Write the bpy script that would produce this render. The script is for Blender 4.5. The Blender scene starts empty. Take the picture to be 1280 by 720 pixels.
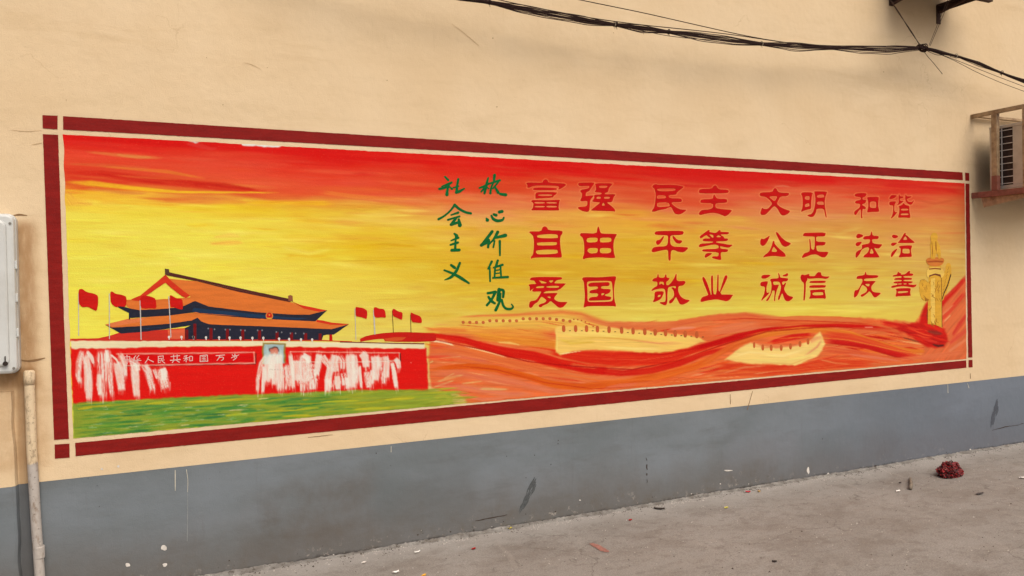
import bpy, bmesh, math, random
import numpy as np
from mathutils import Vector, Matrix, noise as mnoise
from mathutils.geometry import tessellate_polygon
random.seed(7)
RNG = np.random.default_rng(11)
scn = bpy.context.scene
COL = scn.collection

# ------------------------------------------------------------------ camera
FPX, CAM_D, CAM_H = 1000.0, 4.6243, 1.6          # focal length in photo pixels, distance to wall, eye height
YAW, PITCH, ROLL = 0.4401, -0.0119, -0.0183
cf = np.array([math.sin(YAW)*math.cos(PITCH), math.cos(YAW)*math.cos(PITCH), math.sin(PITCH)])
r0 = np.array([math.cos(YAW), -math.sin(YAW), 0.0]); u0 = np.cross(r0, cf)
cr = r0*math.cos(ROLL) + u0*math.sin(ROLL)
cu = -r0*math.sin(ROLL) + u0*math.cos(ROLL)
cam_data = bpy.data.cameras.new('camera')
cam = bpy.data.objects.new('camera', cam_data); COL.objects.link(cam)
cam_data.sensor_width = 36.0; cam_data.lens = 36.0*FPX/1280.0
cam_data.clip_start = 0.05; cam_data.clip_end = 2000
cam.matrix_world = Matrix(((cr[0], cu[0], -cf[0], 0.0), (cr[1], cu[1], -cf[1], -CAM_D), (cr[2], cu[2], -cf[2], CAM_H), (0, 0, 0, 1)))
scn.camera = cam

# ------------------------------------------------------------------ light: soft high overcast
SUN_EL, SUN_AZ = math.radians(50), math.radians(-80)   # azimuth from +X towards +Y: in front of the wall
world = bpy.data.worlds.new('World'); scn.world = world; world.use_nodes = True
wn = world.node_tree; bg = wn.nodes['Background']
sky = wn.nodes.new('ShaderNodeTexSky'); sky.sky_type = 'NISHITA'; sky.sun_disc = False
sky.sun_elevation = SUN_EL; sky.sun_rotation = math.pi/2 - SUN_AZ
sky.air_density = 1.0; sky.dust_density = 6.0; sky.ozone_density = 0.6
wn.links.new(sky.outputs[0], bg.inputs[0]); bg.inputs[1].default_value = 0.10
sd = bpy.data.lights.new('sun', 'SUN'); sd.energy = 1.5; sd.angle = math.radians(46); sd.color = (1.0, 0.965, 0.90)
sun = bpy.data.objects.new('sun', sd); COL.objects.link(sun)
sdir = Vector((math.cos(SUN_EL)*math.cos(SUN_AZ), math.cos(SUN_EL)*math.sin(SUN_AZ), math.sin(SUN_EL)))
sun.rotation_euler = sdir.to_track_quat('Z', 'Y').to_euler(); sun.location = (3, -6, 9)
scn.view_settings.view_transform = 'Standard'; scn.view_settings.look = 'None'
scn.view_settings.exposure = 0.27; scn.view_settings.gamma = 1.0

# ------------------------------------------------------------------ helpers
def ray(px, py):
    px = np.asarray(px, float); py = np.asarray(py, float)
    return cf + cr*((px-640)/FPX)[..., None] - cu*((py-360)/FPX)[..., None]
def W(px, py, off=0.0):                      # point at distance `off` in front of the wall
    v = ray(px, py); t = (CAM_D-off)/v[..., 1]
    return np.stack([t*v[..., 0], np.full(np.shape(t), -off), CAM_H+t*v[..., 2]], -1)
def Gd(px, py, z=0.0):                       # point on the ground
    v = ray(px, py); t = (z-CAM_H)/v[..., 2]
    return np.array([t*v[..., 0], -CAM_D+t*v[..., 1], z])
def to_px(X, Z):
    d = np.stack([X, np.full_like(X, CAM_D), Z-CAM_H], -1); z = d@cf
    return 640+FPX*(d@cr)/z, 360-FPX*(d@cu)/z
def s2l(c):
    c = np.asarray(c, float)/255.0
    return np.where(c <= 0.04045, c/12.92, ((c+0.055)/1.055)**2.4)
def lin(*c):
    if len(c) == 1: c = c[0]
    return tuple(float(x) for x in s2l(c)) + (1.0,)

def link(o, parent=None):
    COL.objects.link(o)
    if parent is not None: o.parent = parent
    return o
def mesh_obj(name, verts, faces, mat, parent=None, smooth=False, mats=None, fm=None):
    me = bpy.data.meshes.new(name); me.from_pydata([tuple(map(float, v)) for v in verts], [], faces)
    for m in (mats or [mat]): me.materials.append(m)
    if fm: me.polygons.foreach_set('material_index', fm)
    if smooth: me.polygons.foreach_set('use_smooth', [True]*len(me.polygons))
    me.update()
    return link(bpy.data.objects.new(name, me), parent)
def tag(o, label=None, cat=None, group=None, kind=None):
    if label: o['label'] = label
    if cat: o['category'] = cat
    if group: o['group'] = group
    if kind: o['kind'] = kind
    return o
def empty(name, loc, label, cat, group=None):
    o = bpy.data.objects.new(name, None); o.empty_display_size = 0.1; o.location = loc
    return tag(link(o), label, cat, group or {'air conditioner': 'air conditioners on the wall', 'wire': 'tie wires above the cable knot'}.get(cat))

class MB:
    """collects geometry for one mesh (world coordinates, re-based to its parent)"""
    def __init__(s): s.v = []; s.f = []
    def add(s, vs, fs):
        n = len(s.v); s.v += [tuple(map(float, v)) for v in vs]; s.f += [tuple(i+n for i in f) for f in fs]
    def box(s, a, b, bev=0.0):
        bm = bmesh.new(); bmesh.ops.create_cube(bm, size=1)
        a = Vector(a); b = Vector(b); c = (a+b)/2; d = b-a
        for v in bm.verts: v.co = Vector((v.co.x*abs(d.x), v.co.y*abs(d.y), v.co.z*abs(d.z)))+c
        if bev: bmesh.ops.bevel(bm, geom=list(bm.edges), offset=bev, segments=2, profile=0.5, affect='EDGES')
        bm.verts.index_update(); s.add([v.co for v in bm.verts], [[v.index for v in f.verts] for f in bm.faces]); bm.free()
    def bar(s, p, q, w, h, up=(0, 0, 1)):
        p = Vector(p); q = Vector(q); d = (q-p).normalized(); up = Vector(up)
        x = d.cross(up).normalized(); y = x.cross(d).normalized()
        vs = [e+x*(i*w/2)+y*(j*h/2) for e in (p, q) for i, j in ((-1, -1), (1, -1), (1, 1), (-1, 1))]
        s.add(vs, [(0, 1, 2, 3)[::-1], (4, 5, 6, 7), (0, 1, 5, 4), (1, 2, 6, 5), (2, 3, 7, 6), (3, 0, 4, 7)])
    def tube(s, pts, r, n=6, cap=True):
        pts = [Vector(p) for p in pts]; rr = r if hasattr(r, '__len__') else [r]*len(pts)
        ring = []; up = Vector((0.13, 0.2, 1)).normalized()
        for i, p in enumerate(pts):
            d = (pts[min(i+1, len(pts)-1)]-pts[max(i-1, 0)]).normalized()
            x = d.cross(up)
            if x.length < 1e-3: x = d.cross(Vector((1, 0, 0)))
            x.normalize(); y = d.cross(x).normalized(); up = -y if False else up
            ring.append([p+(x*math.cos(a)+y*math.sin(a))*rr[i] for a in (2*math.pi*k/n for k in range(n))])
        vs = [v for g in ring for v in g]; fs = []
        for i in range(len(pts)-1):
            for k in range(n):
                a = i*n+k; b = i*n+(k+1) % n; fs.append((a, b, b+n, a+n))
        if cap: fs += [tuple(range(n))[::-1], tuple((len(pts)-1)*n+k for k in range(n))]
        s.add(vs, fs)
    def build(s, name, mat, parent=None, smooth=False):
        vs = s.v
        if parent is not None:
            L = parent.location if parent.parent is None else parent.parent.location
            vs = [(v[0]-L[0], v[1]-L[1], v[2]-L[2]) for v in vs]
        return mesh_obj(name, vs, s.f, mat, parent, smooth)

# ---- node helper
class NT:
    def __init__(s, name):
        s.m = bpy.data.materials.new(name); s.m.use_nodes = True
        s.t = s.m.node_tree; s.b = s.t.nodes['Principled BSDF']
        s.geo = s.t.nodes.new('ShaderNodeNewGeometry'); s.P = s.geo.outputs['Position']
    def n(s, kind, **kw):
        nd = s.t.nodes.new(kind)
        for k, v in kw.items(): setattr(nd, k, v)
        return nd
    def put(s, sock, v):
        if isinstance(v, bpy.types.NodeSocket): s.t.links.new(v, sock)
        else:
            sock.default_value = v
    def math(s, op, a, b=0.0, c=0.0, clamp=False):
        nd = s.n('ShaderNodeMath', operation=op, use_clamp=clamp)
        s.put(nd.inputs[0], a); s.put(nd.inputs[1], b); s.put(nd.inputs[2], c); return nd.outputs[0]
    def vmul(s, v, k):
        nd = s.n('ShaderNodeVectorMath', operation='MULTIPLY'); s.put(nd.inputs[0], v); nd.inputs[1].default_value = k; return nd.outputs[0]
    def noise(s, scale, detail=3, rough=0.55, stretch=None, vec=None, off=0):
        v = vec or s.P
        if stretch: v = s.vmul(v, stretch)
        if off:
            nd = s.n('ShaderNodeVectorMath', operation='ADD'); s.put(nd.inputs[0], v); nd.inputs[1].default_value = (off, off*.7, off*1.3); v = nd.outputs[0]
        nd = s.n('ShaderNodeTexNoise'); s.put(nd.inputs['Vector'], v); nd.inputs['Scale'].default_value = scale
        nd.inputs['Detail'].default_value = detail; nd.inputs['Roughness'].default_value = rough; return nd.outputs['Fac']
    def ramp(s, f, a, b, lo=0.0, hi=1.0):
        nd = s.n('ShaderNodeMapRange', clamp=True, interpolation_type='SMOOTHSTEP'); s.put(nd.inputs[0], f)
        nd.inputs[1].default_value = a; nd.inputs[2].default_value = b; nd.inputs[3].default_value = lo; nd.inputs[4].default_value = hi
        return nd.outputs[0]
    def mix(s, f, a, b, mode='MIX'):
        nd = s.n('ShaderNodeMix', data_type='RGBA', blend_type=mode)
        s.put(nd.inputs[0], f); s.put(nd.inputs[6], a); s.put(nd.inputs[7], b); return nd.outputs[2]
    def xyz(s):
        nd = s.n('ShaderNodeSeparateXYZ'); s.put(nd.inputs[0], s.P); return nd.outputs
    def bump(s, h, dist, strength=1.0, prev=None):
        nd = s.n('ShaderNodeBump'); s.put(nd.inputs['Height'], h); nd.inputs['Distance'].default_value = dist; nd.inputs['Strength'].default_value = strength
        if prev is not None: s.put(nd.inputs['Normal'], prev)
        return nd.outputs[0]
    def done(s, col, rough=0.8, normal=None, spec=0.3, metal=0.0):
        s.put(s.b.inputs['Base Color'], col); s.put(s.b.inputs['Roughness'], rough); s.put(s.b.inputs['Specular IOR Level'], spec)
        s.put(s.b.inputs['Metallic'], metal)
        if normal is not None: s.put(s.b.inputs['Normal'], normal)
        return s.m
    def boxmask(s, x0, x1, z0, z1, soft, warp=0.0, wscale=6.0):
        X, Y, Z = s.xyz()
        if warp:
            w = s.math('MULTIPLY', s.math('SUBTRACT', s.noise(wscale, 4), 0.5), warp)
            w2 = s.math('MULTIPLY', s.math('SUBTRACT', s.noise(wscale, 4, off=9), 0.5), warp)
            X = s.math('ADD', X, w); Z = s.math('ADD', Z, w2)
        m = s.math('MULTIPLY', s.ramp(X, x0-soft, x0+soft), s.ramp(X, x1-soft, x1+soft, 1, 0))
        m2 = s.math('MULTIPLY', s.ramp(Z, z0-soft, z0+soft), s.ramp(Z, z1-soft, z1+soft, 1, 0))
        return s.math('MULTIPLY', m, m2)

PAINT_K = 0.93
def simple(name, rgb, rough=0.6, var=0.12, scale=30, bump=0.0005, spec=0.3, metal=0.0, dirt=0.0, dirtcol=(70, 55, 40)):
    t = NT(name); c = lin(rgb)
    f = t.noise(scale, 4); d = tuple(x*(1-var) for x in c[:3])+(1,); e = tuple(min(1, x*(1+var)) for x in c[:3])+(1,)
    col = t.mix(t.ramp(f, .3, .7), d, e)
    if dirt: col = t.mix(t.math('MULTIPLY', t.ramp(t.noise(scale*.35, 5, .65, off=4), .45, .68), dirt), col, lin(dirtcol))
    return t.done(col, rough, t.bump(t.noise(scale*3, 3), bump) if bump else None, spec, metal)

# ---- wall materials
def cream(t):
    base = t.mix(t.ramp(t.noise(1.1, 5, .6), .3, .7), lin(213, 188, 151), lin(219, 196, 161))
    base = t.mix(t.math('MULTIPLY', t.ramp(t.noise(5, 4, .6, stretch=(.5, 1, 1.6), off=3), .5, .75), .3), base, lin(197, 172, 134))
    base = t.mix(t.math('MULTIPLY', t.ramp(t.noise(2.2, 6, .7, stretch=(.25, 1, 2.0), off=17), .55, .72), .28), base, lin(190, 162, 122))
    # faint handling smudges and thin rain streaks
    base = t.mix(t.math('MULTIPLY', t.ramp(t.noise(9, 5, .7, stretch=(2.2, 1, .16), off=6), .62, .8), .22), base, lin(165, 132, 92))
    base = t.mix(t.math('MULTIPLY', t.ramp(t.noise(75, 3, .6, off=2), .66, .76), .35), base, lin(176, 142, 100))
    base = t.mix(t.math('MULTIPLY', t.ramp(t.noise(220, 2, .6, off=8), .3, .7), .10), base, lin(186, 150, 106))
    v = t.n('ShaderNodeTexVoronoi', feature='DISTANCE_TO_EDGE'); w = t.n('ShaderNodeTexNoise'); t.put(w.inputs['Vector'], t.P); w.inputs['Scale'].default_value = 4; w.inputs['Detail'].default_value = 5
    ad = t.n('ShaderNodeVectorMath', operation='MULTIPLY_ADD'); t.put(ad.inputs[0], w.outputs['Color']); ad.inputs[1].default_value = (.5, .5, .5); t.put(ad.inputs[2], t.P)
    t.put(v.inputs['Vector'], ad.outputs[0]); v.inputs['Scale'].default_value = .9
    ck = t.math('MULTIPLY', t.ramp(v.outputs['Distance'], .0, .0035, 1, 0), t.ramp(t.noise(1.4, 3, off=22), .54, .64))
    base = t.mix(t.math('MULTIPLY', ck, .30), base, lin(150, 118, 80))
    return base
t = NT('cream_wall_paint'); c = cream(t)
# grime beside and below the meter box, darker strip by the pipe
mk = t.math('MULTIPLY', t.boxmask(-.62, -.445, 1.10, 1.93, .035, .05, 9), t.ramp(t.noise(14, 5, .65, stretch=(2, 1, .5)), .25, .62, .55, 1))
c = t.mix(t.math('MULTIPLY', mk, .75), c, lin(150, 108, 66))
mk = t.math('MULTIPLY', t.boxmask(-1.2, -.40, .70, 1.16, .04, .06, 9), t.ramp(t.noise(10, 5, .65), .3, .65, .3, 1))
c = t.mix(t.math('MULTIPLY', mk, .40), c, lin(168, 128, 86))
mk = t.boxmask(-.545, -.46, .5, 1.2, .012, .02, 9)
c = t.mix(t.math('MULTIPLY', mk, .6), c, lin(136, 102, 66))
mk = t.math('MULTIPLY', t.boxmask(6.72, 7.0, 2.30, 2.82, .09, .10, 5), t.ramp(t.noise(11, 5, .65, off=5), .25, .6, .5, 1))  # shade by the right-hand cooling unit, put into the wall colour
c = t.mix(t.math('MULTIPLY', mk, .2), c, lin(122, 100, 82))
mk = t.math('MULTIPLY', t.boxmask(5.62, 6.25, 3.58, 3.9, .10, .12, 5), t.ramp(t.noise(9, 5, .65, off=5), .25, .6, .5, 1))  # shadow under the upper unit, painted as a faint darker patch
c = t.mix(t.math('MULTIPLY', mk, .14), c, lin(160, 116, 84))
mk = t.math('MULTIPLY', t.boxmask(1.8, 7.4, 2.80, 3.02, .13, .22, .9), t.ramp(t.noise(2.2, 4, .6, off=15), .3, .65, .3, 1))  # faint band of cable shadow tinted into the plaster
c = t.mix(t.math('MULTIPLY', mk, .05), c, lin(178, 140, 92))
hgt = t.math('ADD', t.math('MULTIPLY', t.noise(160, 3, .6), .4), t.math('MULTIPLY', t.noise(24, 4, .6), .6))
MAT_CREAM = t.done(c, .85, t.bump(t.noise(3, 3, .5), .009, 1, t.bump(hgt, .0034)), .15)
t = NT('cream_gap_paint')
MAT_CREAM2 = t.done(cream(t), .85, t.bump(t.noise(120, 3), .001), .15)

t = NT('grey_dado_paint'); X, Y, Z = t.xyz()
g = t.mix(t.ramp(t.noise(1.6, 5, .6, stretch=(.6, 1, 1.3)), .3, .7), lin(102, 109, 112), lin(117, 124, 130))
g = t.mix(t.math('MULTIPLY', t.ramp(t.noise(6, 5, .65, stretch=(.35, 1, 1.5), off=3), .5, .7), .35), g, lin(92, 94, 94))
wz = t.math('ADD', Z, t.math('MULTIPLY', t.math('SUBTRACT', t.noise(3.2, 6, .65, stretch=(.8, 1, .5)), .5), .42))
g = t.mix(t.ramp(wz, .44, .02, 0, .62), g, lin(96, 88, 80))
g = t.mix(t.math('MULTIPLY', t.ramp(wz, .26, -.06, 0, 1), t.ramp(t.noise(12, 6, .7, off=7), .46, .70)), g, lin(98, 92, 85))
g = t.mix(t.math('MULTIPLY', t.ramp(wz, .13, -.04, 0, 1), t.ramp(t.noise(22, 6, .75, off=2), .57, .66)), g, lin(164, 156, 146))
g = t.mix(t.math('MULTIPLY', t.ramp(wz, .12, 0.0, 0, 1), t.ramp(t.noise(30, 5, .7, off=12), .62, .68)), g, lin(58, 52, 48))
g = t.mix(t.math('MULTIPLY', t.ramp(t.noise(110, 3, .6, off=6), .70, .78), .5), g, lin(66, 62, 60))
g = t.mix(t.math('MULTIPLY', t.ramp(t.noise(70, 3, .6, off=26), .73, .80), .5), g, lin(170, 165, 158))
g = t.mix(t.math('MULTIPLY', t.ramp(t.noise(8, 5, .7, stretch=(2.4, 1, .15), off=9), .58, .78), .35), g, lin(92, 88, 86))
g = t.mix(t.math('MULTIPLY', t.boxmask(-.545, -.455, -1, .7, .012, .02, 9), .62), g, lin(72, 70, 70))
g = t.mix(t.math('MULTIPLY', t.ramp(X, 3.5, 6.5), .45), g, lin(100, 109, 126))
g = t.mix(t.math('MULTIPLY', t.math('MULTIPLY', t.boxmask(.55, 1.25, .05, .42, .12, .5, 2.2), t.ramp(t.noise(5, 5, .65, off=31), .3, .6, .4, 1)), .55), g, lin(90, 82, 74))
g = t.mix(t.math('MULTIPLY', t.boxmask(1.25, 1.9, .12, .46, .10, .4, 2.2), .35), g, lin(84, 86, 84))
g = t.mix(t.math('MULTIPLY', t.boxmask(3.9, 4.6, .15, .38, .08, .3, 3), .35), g, lin(122, 125, 132))
g = t.mix(t.math('MULTIPLY', t.ramp(t.math('ADD', Z, t.math('MULTIPLY', t.noise(25, 5, .7, off=3), .05)), .062, .035, 0, 1), t.ramp(t.noise(5, 4, .7, off=13), .36, .52, .25, .9)), g, lin(52, 46, 42))
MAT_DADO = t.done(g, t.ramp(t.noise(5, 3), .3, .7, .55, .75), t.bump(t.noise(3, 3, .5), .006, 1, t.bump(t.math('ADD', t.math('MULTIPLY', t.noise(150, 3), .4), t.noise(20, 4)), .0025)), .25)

t = NT('concrete_ground'); X, Y, Z = t.xyz()
g = t.mix(t.ramp(t.noise(.9, 6, .6), .3, .7), lin(143, 137, 130), lin(156, 150, 143))
g = t.mix(t.math('MULTIPLY', t.ramp(t.noise(3.0, 6, .68, stretch=(.75, 1.2, 1), off=4), .42, .70), .5), g, lin(114, 102, 92))
g = t.mix(t.math('MULTIPLY', t.ramp(t.noise(2.2, 7, .7, stretch=(.8, 1.3, 1), off=14), .50, .68), .4), g, lin(148, 140, 131))
g = t.mix(t.math('MULTIPLY', t.ramp(t.noise(14, 5, .7, stretch=(.8, 1.2, 1), off=24), .50, .66), .35), g, lin(104, 92, 83))
v = t.n('ShaderNodeTexVoronoi', feature='DISTANCE_TO_EDGE'); w = t.n('ShaderNodeTexNoise'); t.put(w.inputs['Vector'], t.P); w.inputs['Scale'].default_value = 3; w.inputs['Detail'].default_value = 6
ad = t.n('ShaderNodeVectorMath', operation='MULTIPLY_ADD'); t.put(ad.inputs[0], w.outputs['Color']); ad.inputs[1].default_value = (.6, .6, .6); t.put(ad.inputs[2], t.P)
t.put(v.inputs['Vector'], ad.outputs[0]); v.inputs['Scale'].default_value = 1.1
ck = t.math('MULTIPLY', t.ramp(v.outputs['Distance'], .0, .009, 1, 0), t.ramp(t.noise(1.7, 3, off=22), .47, .56))
g = t.mix(t.math('MULTIPLY', ck, .55), g, lin(84, 76, 68))
sc_ = t.n('ShaderNodeTexWave', wave_type='RINGS', rings_direction='Z'); sc_.inputs['Scale'].default_value = .55; sc_.inputs['Distortion'].default_value = 3.5; sc_.inputs['Detail'].default_value = 4; t.put(sc_.inputs['Vector'], t.P)
g = t.mix(t.math('MULTIPLY', t.ramp(sc_.outputs['Fac'], .985, 1.0), t.ramp(t.noise(2.6, 4, off=52), .50, .64, 0, .22)), g, lin(176, 168, 158))
g = t.mix(t.math('MULTIPLY', t.ramp(t.noise(140, 4, .75, off=61), .38, .62), .5), g, lin(98, 91, 84)); g = t.mix(t.math('MULTIPLY', t.ramp(t.noise(95, 3, .7, off=71), .55, .7), .35), g, lin(168, 160, 151))
yy = t.math('ADD', Y, t.math('MULTIPLY', t.math('SUBTRACT', t.noise(3.5, 6, .7), .5), .30))
g = t.mix(t.ramp(yy, -.26, -.05, 0, .55), g, lin(158, 152, 145))
g = t.mix(t.math('MULTIPLY', t.boxmask(-9, 30, -1, 1, .01), t.math('MULTIPLY', t.ramp(t.noise(48, 3, .6, off=31), .69, .74), .55)), g, lin(86, 76, 68))
g = t.mix(t.math('MULTIPLY', t.ramp(t.noise(60, 3, .6, off=41), .76, .8), .35), g, lin(196, 190, 182))
hgt = t.math('ADD', t.math('MULTIPLY', t.noise(150, 4, .65), .35), t.math('MULTIPLY', t.noise(18, 6, .65), .5))
MAT_GROUND = t.done(g, .9, t.bump(hgt, .0035), .12)

t = NT('crumbled_mortar'); X, Y, Z = t.xyz()
g = t.mix(t.ramp(t.noise(9, 6, .7), .35, .65), lin(112, 106, 99), lin(152, 147, 140))
g = t.mix(t.ramp(t.noise(40, 5, .7, off=5), .56, .64, 0, .8), g, lin(84, 76, 68))
g = t.mix(t.ramp(t.noise(6, 4, .7, off=15), .55, .7, 0, .5), g, lin(108, 96, 84))
MAT_MORTAR = t.done(g, .9, t.bump(t.noise(60, 6, .7), .012), .2)

_pm = {}
def paint(rgb, var=.08, dirt=0.0):
    k = (tuple(rgb), var)
    if k not in _pm:
        t = NT('paint_%02x%02x%02x' % tuple(int(x) for x in rgb)); c = lin([x*PAINT_K for x in rgb])
        f = t.noise(14, 5, .65, stretch=(.35, 1, 2.4)); d = tuple(x*(1-var*1.6) for x in c[:3])+(1,); e = tuple(min(1, x*(1+var)) for x in c[:3])+(1,)
        col = t.mix(t.ramp(f, .3, .7), d, e)
        col = t.mix(t.math('MULTIPLY', t.ramp(t.noise(90, 3, .6), .4, .8), .25), col, tuple(x*.8+.02 for x in c[:3])+(1,))
        _pm[k] = t.done(col, .65, t.bump(t.noise(3, 3, .5), .006, 1, t.bump(t.noise(170, 3, .6), .0014)), .10)
    return _pm[k]

# ------------------------------------------------------------------ ground
def axis(parts):
    out = [parts[0][0]]
    for a, b, n in parts:
        out += list(np.linspace(a, b, n+1)[1:])
    return np.array(out)
gx = axis([(-300, -8, 14), (-8, -1.2, 30), (-1.2, 9, 340), (9, 14, 30), (14, 300, 14)])
gy = axis([(-300, -8, 14), (-8, -3, 20), (-3, .35, 110)])
GX, GY = np.meshgrid(gx, gy)
def fbm(x, y, z, o=4):
    return mnoise.fractal(Vector((x, y, z)), 1.0, 2.0, o)
def ground_h(x, y):
    if not (-6 < x < 12 and y > -6): return 0.0
    edge = max(0.0, min(1.0, (y+.30)/.30))
    return 0.006*fbm(x*.9, y*1.3, 3, 3) + 0.0022*fbm(x*7, y*9, 7, 3) - .006 + edge*edge*0.016
GZ = np.vectorize(ground_h)(GX, GY)
nx, ny = len(gx), len(gy)
verts = np.stack([GX.ravel(), GY.ravel(), GZ.ravel()], -1)
idx = np.arange(nx*ny).reshape(ny, nx)
quads = np.stack([idx[:-1, :-1], idx[:-1, 1:], idx[1:, 1:], idx[1:, :-1]], -1).reshape(-1, 4)
ground = mesh_obj('ground', verts, quads.tolist(), MAT_GROUND, smooth=True)
tag(ground, kind='structure')

# ------------------------------------------------------------------ the wall
wall = empty('painted_wall', (3.0, 0.0, 0.0), 'long cream plastered wall with grey painted base and a red and yellow painted mural', 'wall')
DADO_Z = 0.6255
def wallmb(): return MB()
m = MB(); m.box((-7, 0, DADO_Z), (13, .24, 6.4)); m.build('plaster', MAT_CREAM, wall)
m = MB(); m.box((-7, 0, -.3), (13, .24, DADO_Z-.0005)); m.build('dado', MAT_DADO, wall)
m = MB(); m.box((-7.05, -.05, 6.401), (13.05, .29, 6.48), .01); m.build('coping', simple('coping_concrete', (150, 142, 130), .9, scale=9, bump=.003), wall)

# protruding patched strip under the meter box (same paints)
xr = float(W(21, 560)[0])
def patch(z0, z1, mat, nm):
    m = MB(); n = 16
    vs = []; fs = []
    zs = np.linspace(z0, z1, n)
    for i, z in enumerate(zs):
        j = .008*mnoise.noise(Vector((0, 5, z*6))); sh = -.02*(z-.6)
        vs += [(-1.6, -.001, z), (-1.6, -.042, z), (xr-.02+j+sh, -.042, z), (xr-.006+j+sh, -.034, z), (xr+j+sh+.006, 0.01, z)]
    for i in range(n-1):
        for k in range(4): a = i*5+k; fs.append((a, a+1, a+6, a+5))
    fs += [(0, 1, 2, 3, 4), tuple((n-1)*5+k for k in range(5))[::-1]]
    m.add(vs, fs); return m.build(nm, mat, wall)
patch(DADO_Z, 1.09, MAT_CREAM, 'patched_strip'); patch(-.1, DADO_Z-.0005, MAT_DADO, 'patched_strip')

# crumbled mortar where wall meets ground
m = MB(); vs = []; fs = []; xs = np.linspace(-1.6, 9.5, 900); K = 7
for i, x in enumerate(xs):
    a = .5+.5*mnoise.noise(Vector((x*1.3, 1, 0))); b = .5+.5*mnoise.noise(Vector((x*7, 2, 0)))
    hi = .006+.028*max(0, a-.25)*b*1.5+.006*mnoise.noise(Vector((x*40, 3, 0))); out = .03+.07*a*b+.012*mnoise.noise(Vector((x*30, 9, 0)))
    for k in range(K):
        q = k/(K-1); y = -out*q+.003*mnoise.noise(Vector((x*30, q*3, 4)))*(q > 0)
        z = hi*(1-q)**1.6 - .004*q + .005*mnoise.noise(Vector((x*45, q*4, 8)))*(1-q) + ground_h(x, y) - (.004 if k == K-1 else 0)
        vs.append((x, y+.002*(k == 0), z))
for i in range(len(xs)-1):
    for k in range(K-1): a = i*K+k; fs.append((a, a+1, a+K+1, a+K))
m.add(vs, fs); m.build('mortar_edge', MAT_MORTAR, wall, True)

# ------------------------------------------------------------------ mural raster (pigment on a fine mesh)
S = 1.5; CX0, CY0, CX1, CY1 = 70, 158, 1216, 560
CWp, CHp = int((CX1-CX0)*S), int((CY1-CY0)*S)
yy, xx = np.mgrid[0:CHp, 0:CWp].astype(np.float32)
PX = xx/S+CX0; PY = yy/S+CY0
img = np.zeros((CHp, CWp, 3), np.float32)
TAB = RNG.random((256, 256)).astype(np.float32)
def vn(x, y):
    xi = np.floor(x).astype(int); yi = np.floor(y).astype(int); fx = x-xi; fy = y-yi
    fx = fx*fx*(3-2*fx); fy = fy*fy*(3-2*fy)
    a = TAB[yi & 255, xi & 255]; b = TAB[yi & 255, (xi+1) & 255]; c = TAB[(yi+1) & 255, xi & 255]; d = TAB[(yi+1) & 255, (xi+1) & 255]
    return (a*(1-fx)+b*fx)*(1-fy)+(c*(1-fx)+d*fx)*fy
def top_y(x): return 168+(x-79)*(229-168)/(1205-79.)
def bot_y(x): return 547+(x-92)*(448-547)/(1208-92.)
SKY = {
 95: [(168, (205, 18, 12)), (180, (208, 45, 30)), (200, (214, 72, 48)), (214, (208, 60, 38)), (226, (205, 62, 38)), (236, (226, 172, 48)), (250, (222, 172, 72)), (268, (222, 198, 86)), (330, (218, 196, 84)), (440, (222, 204, 90))],
 290: [(180, (198, 10, 8)), (192, (204, 34, 22)), (210, (214, 74, 52)), (232, (214, 88, 50)), (240, (208, 84, 46)), (248, (222, 160, 62)), (262, (220, 182, 50)), (290, (221, 196, 84)), (350, (221, 200, 92)), (430, (220, 196, 80))],
 450: [(188, (200, 12, 6)), (200, (206, 34, 20)), (215, (214, 72, 50)), (238, (214, 84, 48)), (248, (216, 134, 66)), (260, (214, 164, 56)), (282, (218, 184, 82)), (310, (212, 172, 44)), (345, (216, 184, 78)), (420, (210, 184, 96))],
 600: [(195, (206, 14, 8)), (212, (204, 40, 18)), (235, (205, 70, 36)), (250, (214, 112, 76)), (265, (216, 150, 92)), (290, (210, 162, 72)), (335, (202, 158, 38)), (375, (206, 168, 72)), (410, (212, 176, 90))],
 800: [(206, (196, 20, 14)), (225, (198, 42, 24)), (245, (204, 74, 44)), (258, (212, 112, 76)), (268, (214, 156, 60)), (300, (206, 162, 62)), (340, (200, 154, 46)), (375, (202, 168, 76)), (400, (212, 184, 92))],
 1000: [(217, (194, 20, 18)), (233, (196, 50, 34)), (248, (210, 104, 72)), (270, (208, 136, 88)), (295, (204, 152, 76)), (335, (200, 158, 66)), (370, (206, 178, 82)), (400, (214, 186, 84))],
 1195: [(228, (200, 36, 28)), (244, (202, 58, 38)), (258, (206, 100, 62)), (285, (205, 128, 76)), (310, (206, 156, 90)), (345, (204, 164, 96)), (400, (208, 172, 84))],
}
skx = sorted(SKY)
warp = (vn(PX/70, PY/12)-.5)*14+(vn(PX/30+40, PY/5)-.5)*5+(vn(PX/150+9, PY/26)-.5)*22
cols = []
for k in skx:
    ys = [a for a, _ in SKY[k]]; cs = np.array([b for _, b in SKY[k]], float)
    rel = PY - top_y(PX) + top_y(k) + warp           # follow the slanted top edge
    rel = (rel-top_y(k))*(bot_y(k)-top_y(k))/(bot_y(PX)-top_y(PX))+top_y(k)
    cols.append(np.stack([np.interp(rel, ys, cs[:, j]) for j in range(3)], -1))
wt = np.interp(PX, skx, range(len(skx)))
for i in range(len(skx)):
    img += (np.clip(1-np.abs(wt-i), 0, 1)[..., None]*cols[i]).astype(np.float32)
del cols
def sample(x, y):
    i = int(np.clip((y-CY0)*S, 0, CHp-1)); j = int(np.clip((x-CX0)*S, 0, CWp-1)); return img[i, j].copy()
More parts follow.
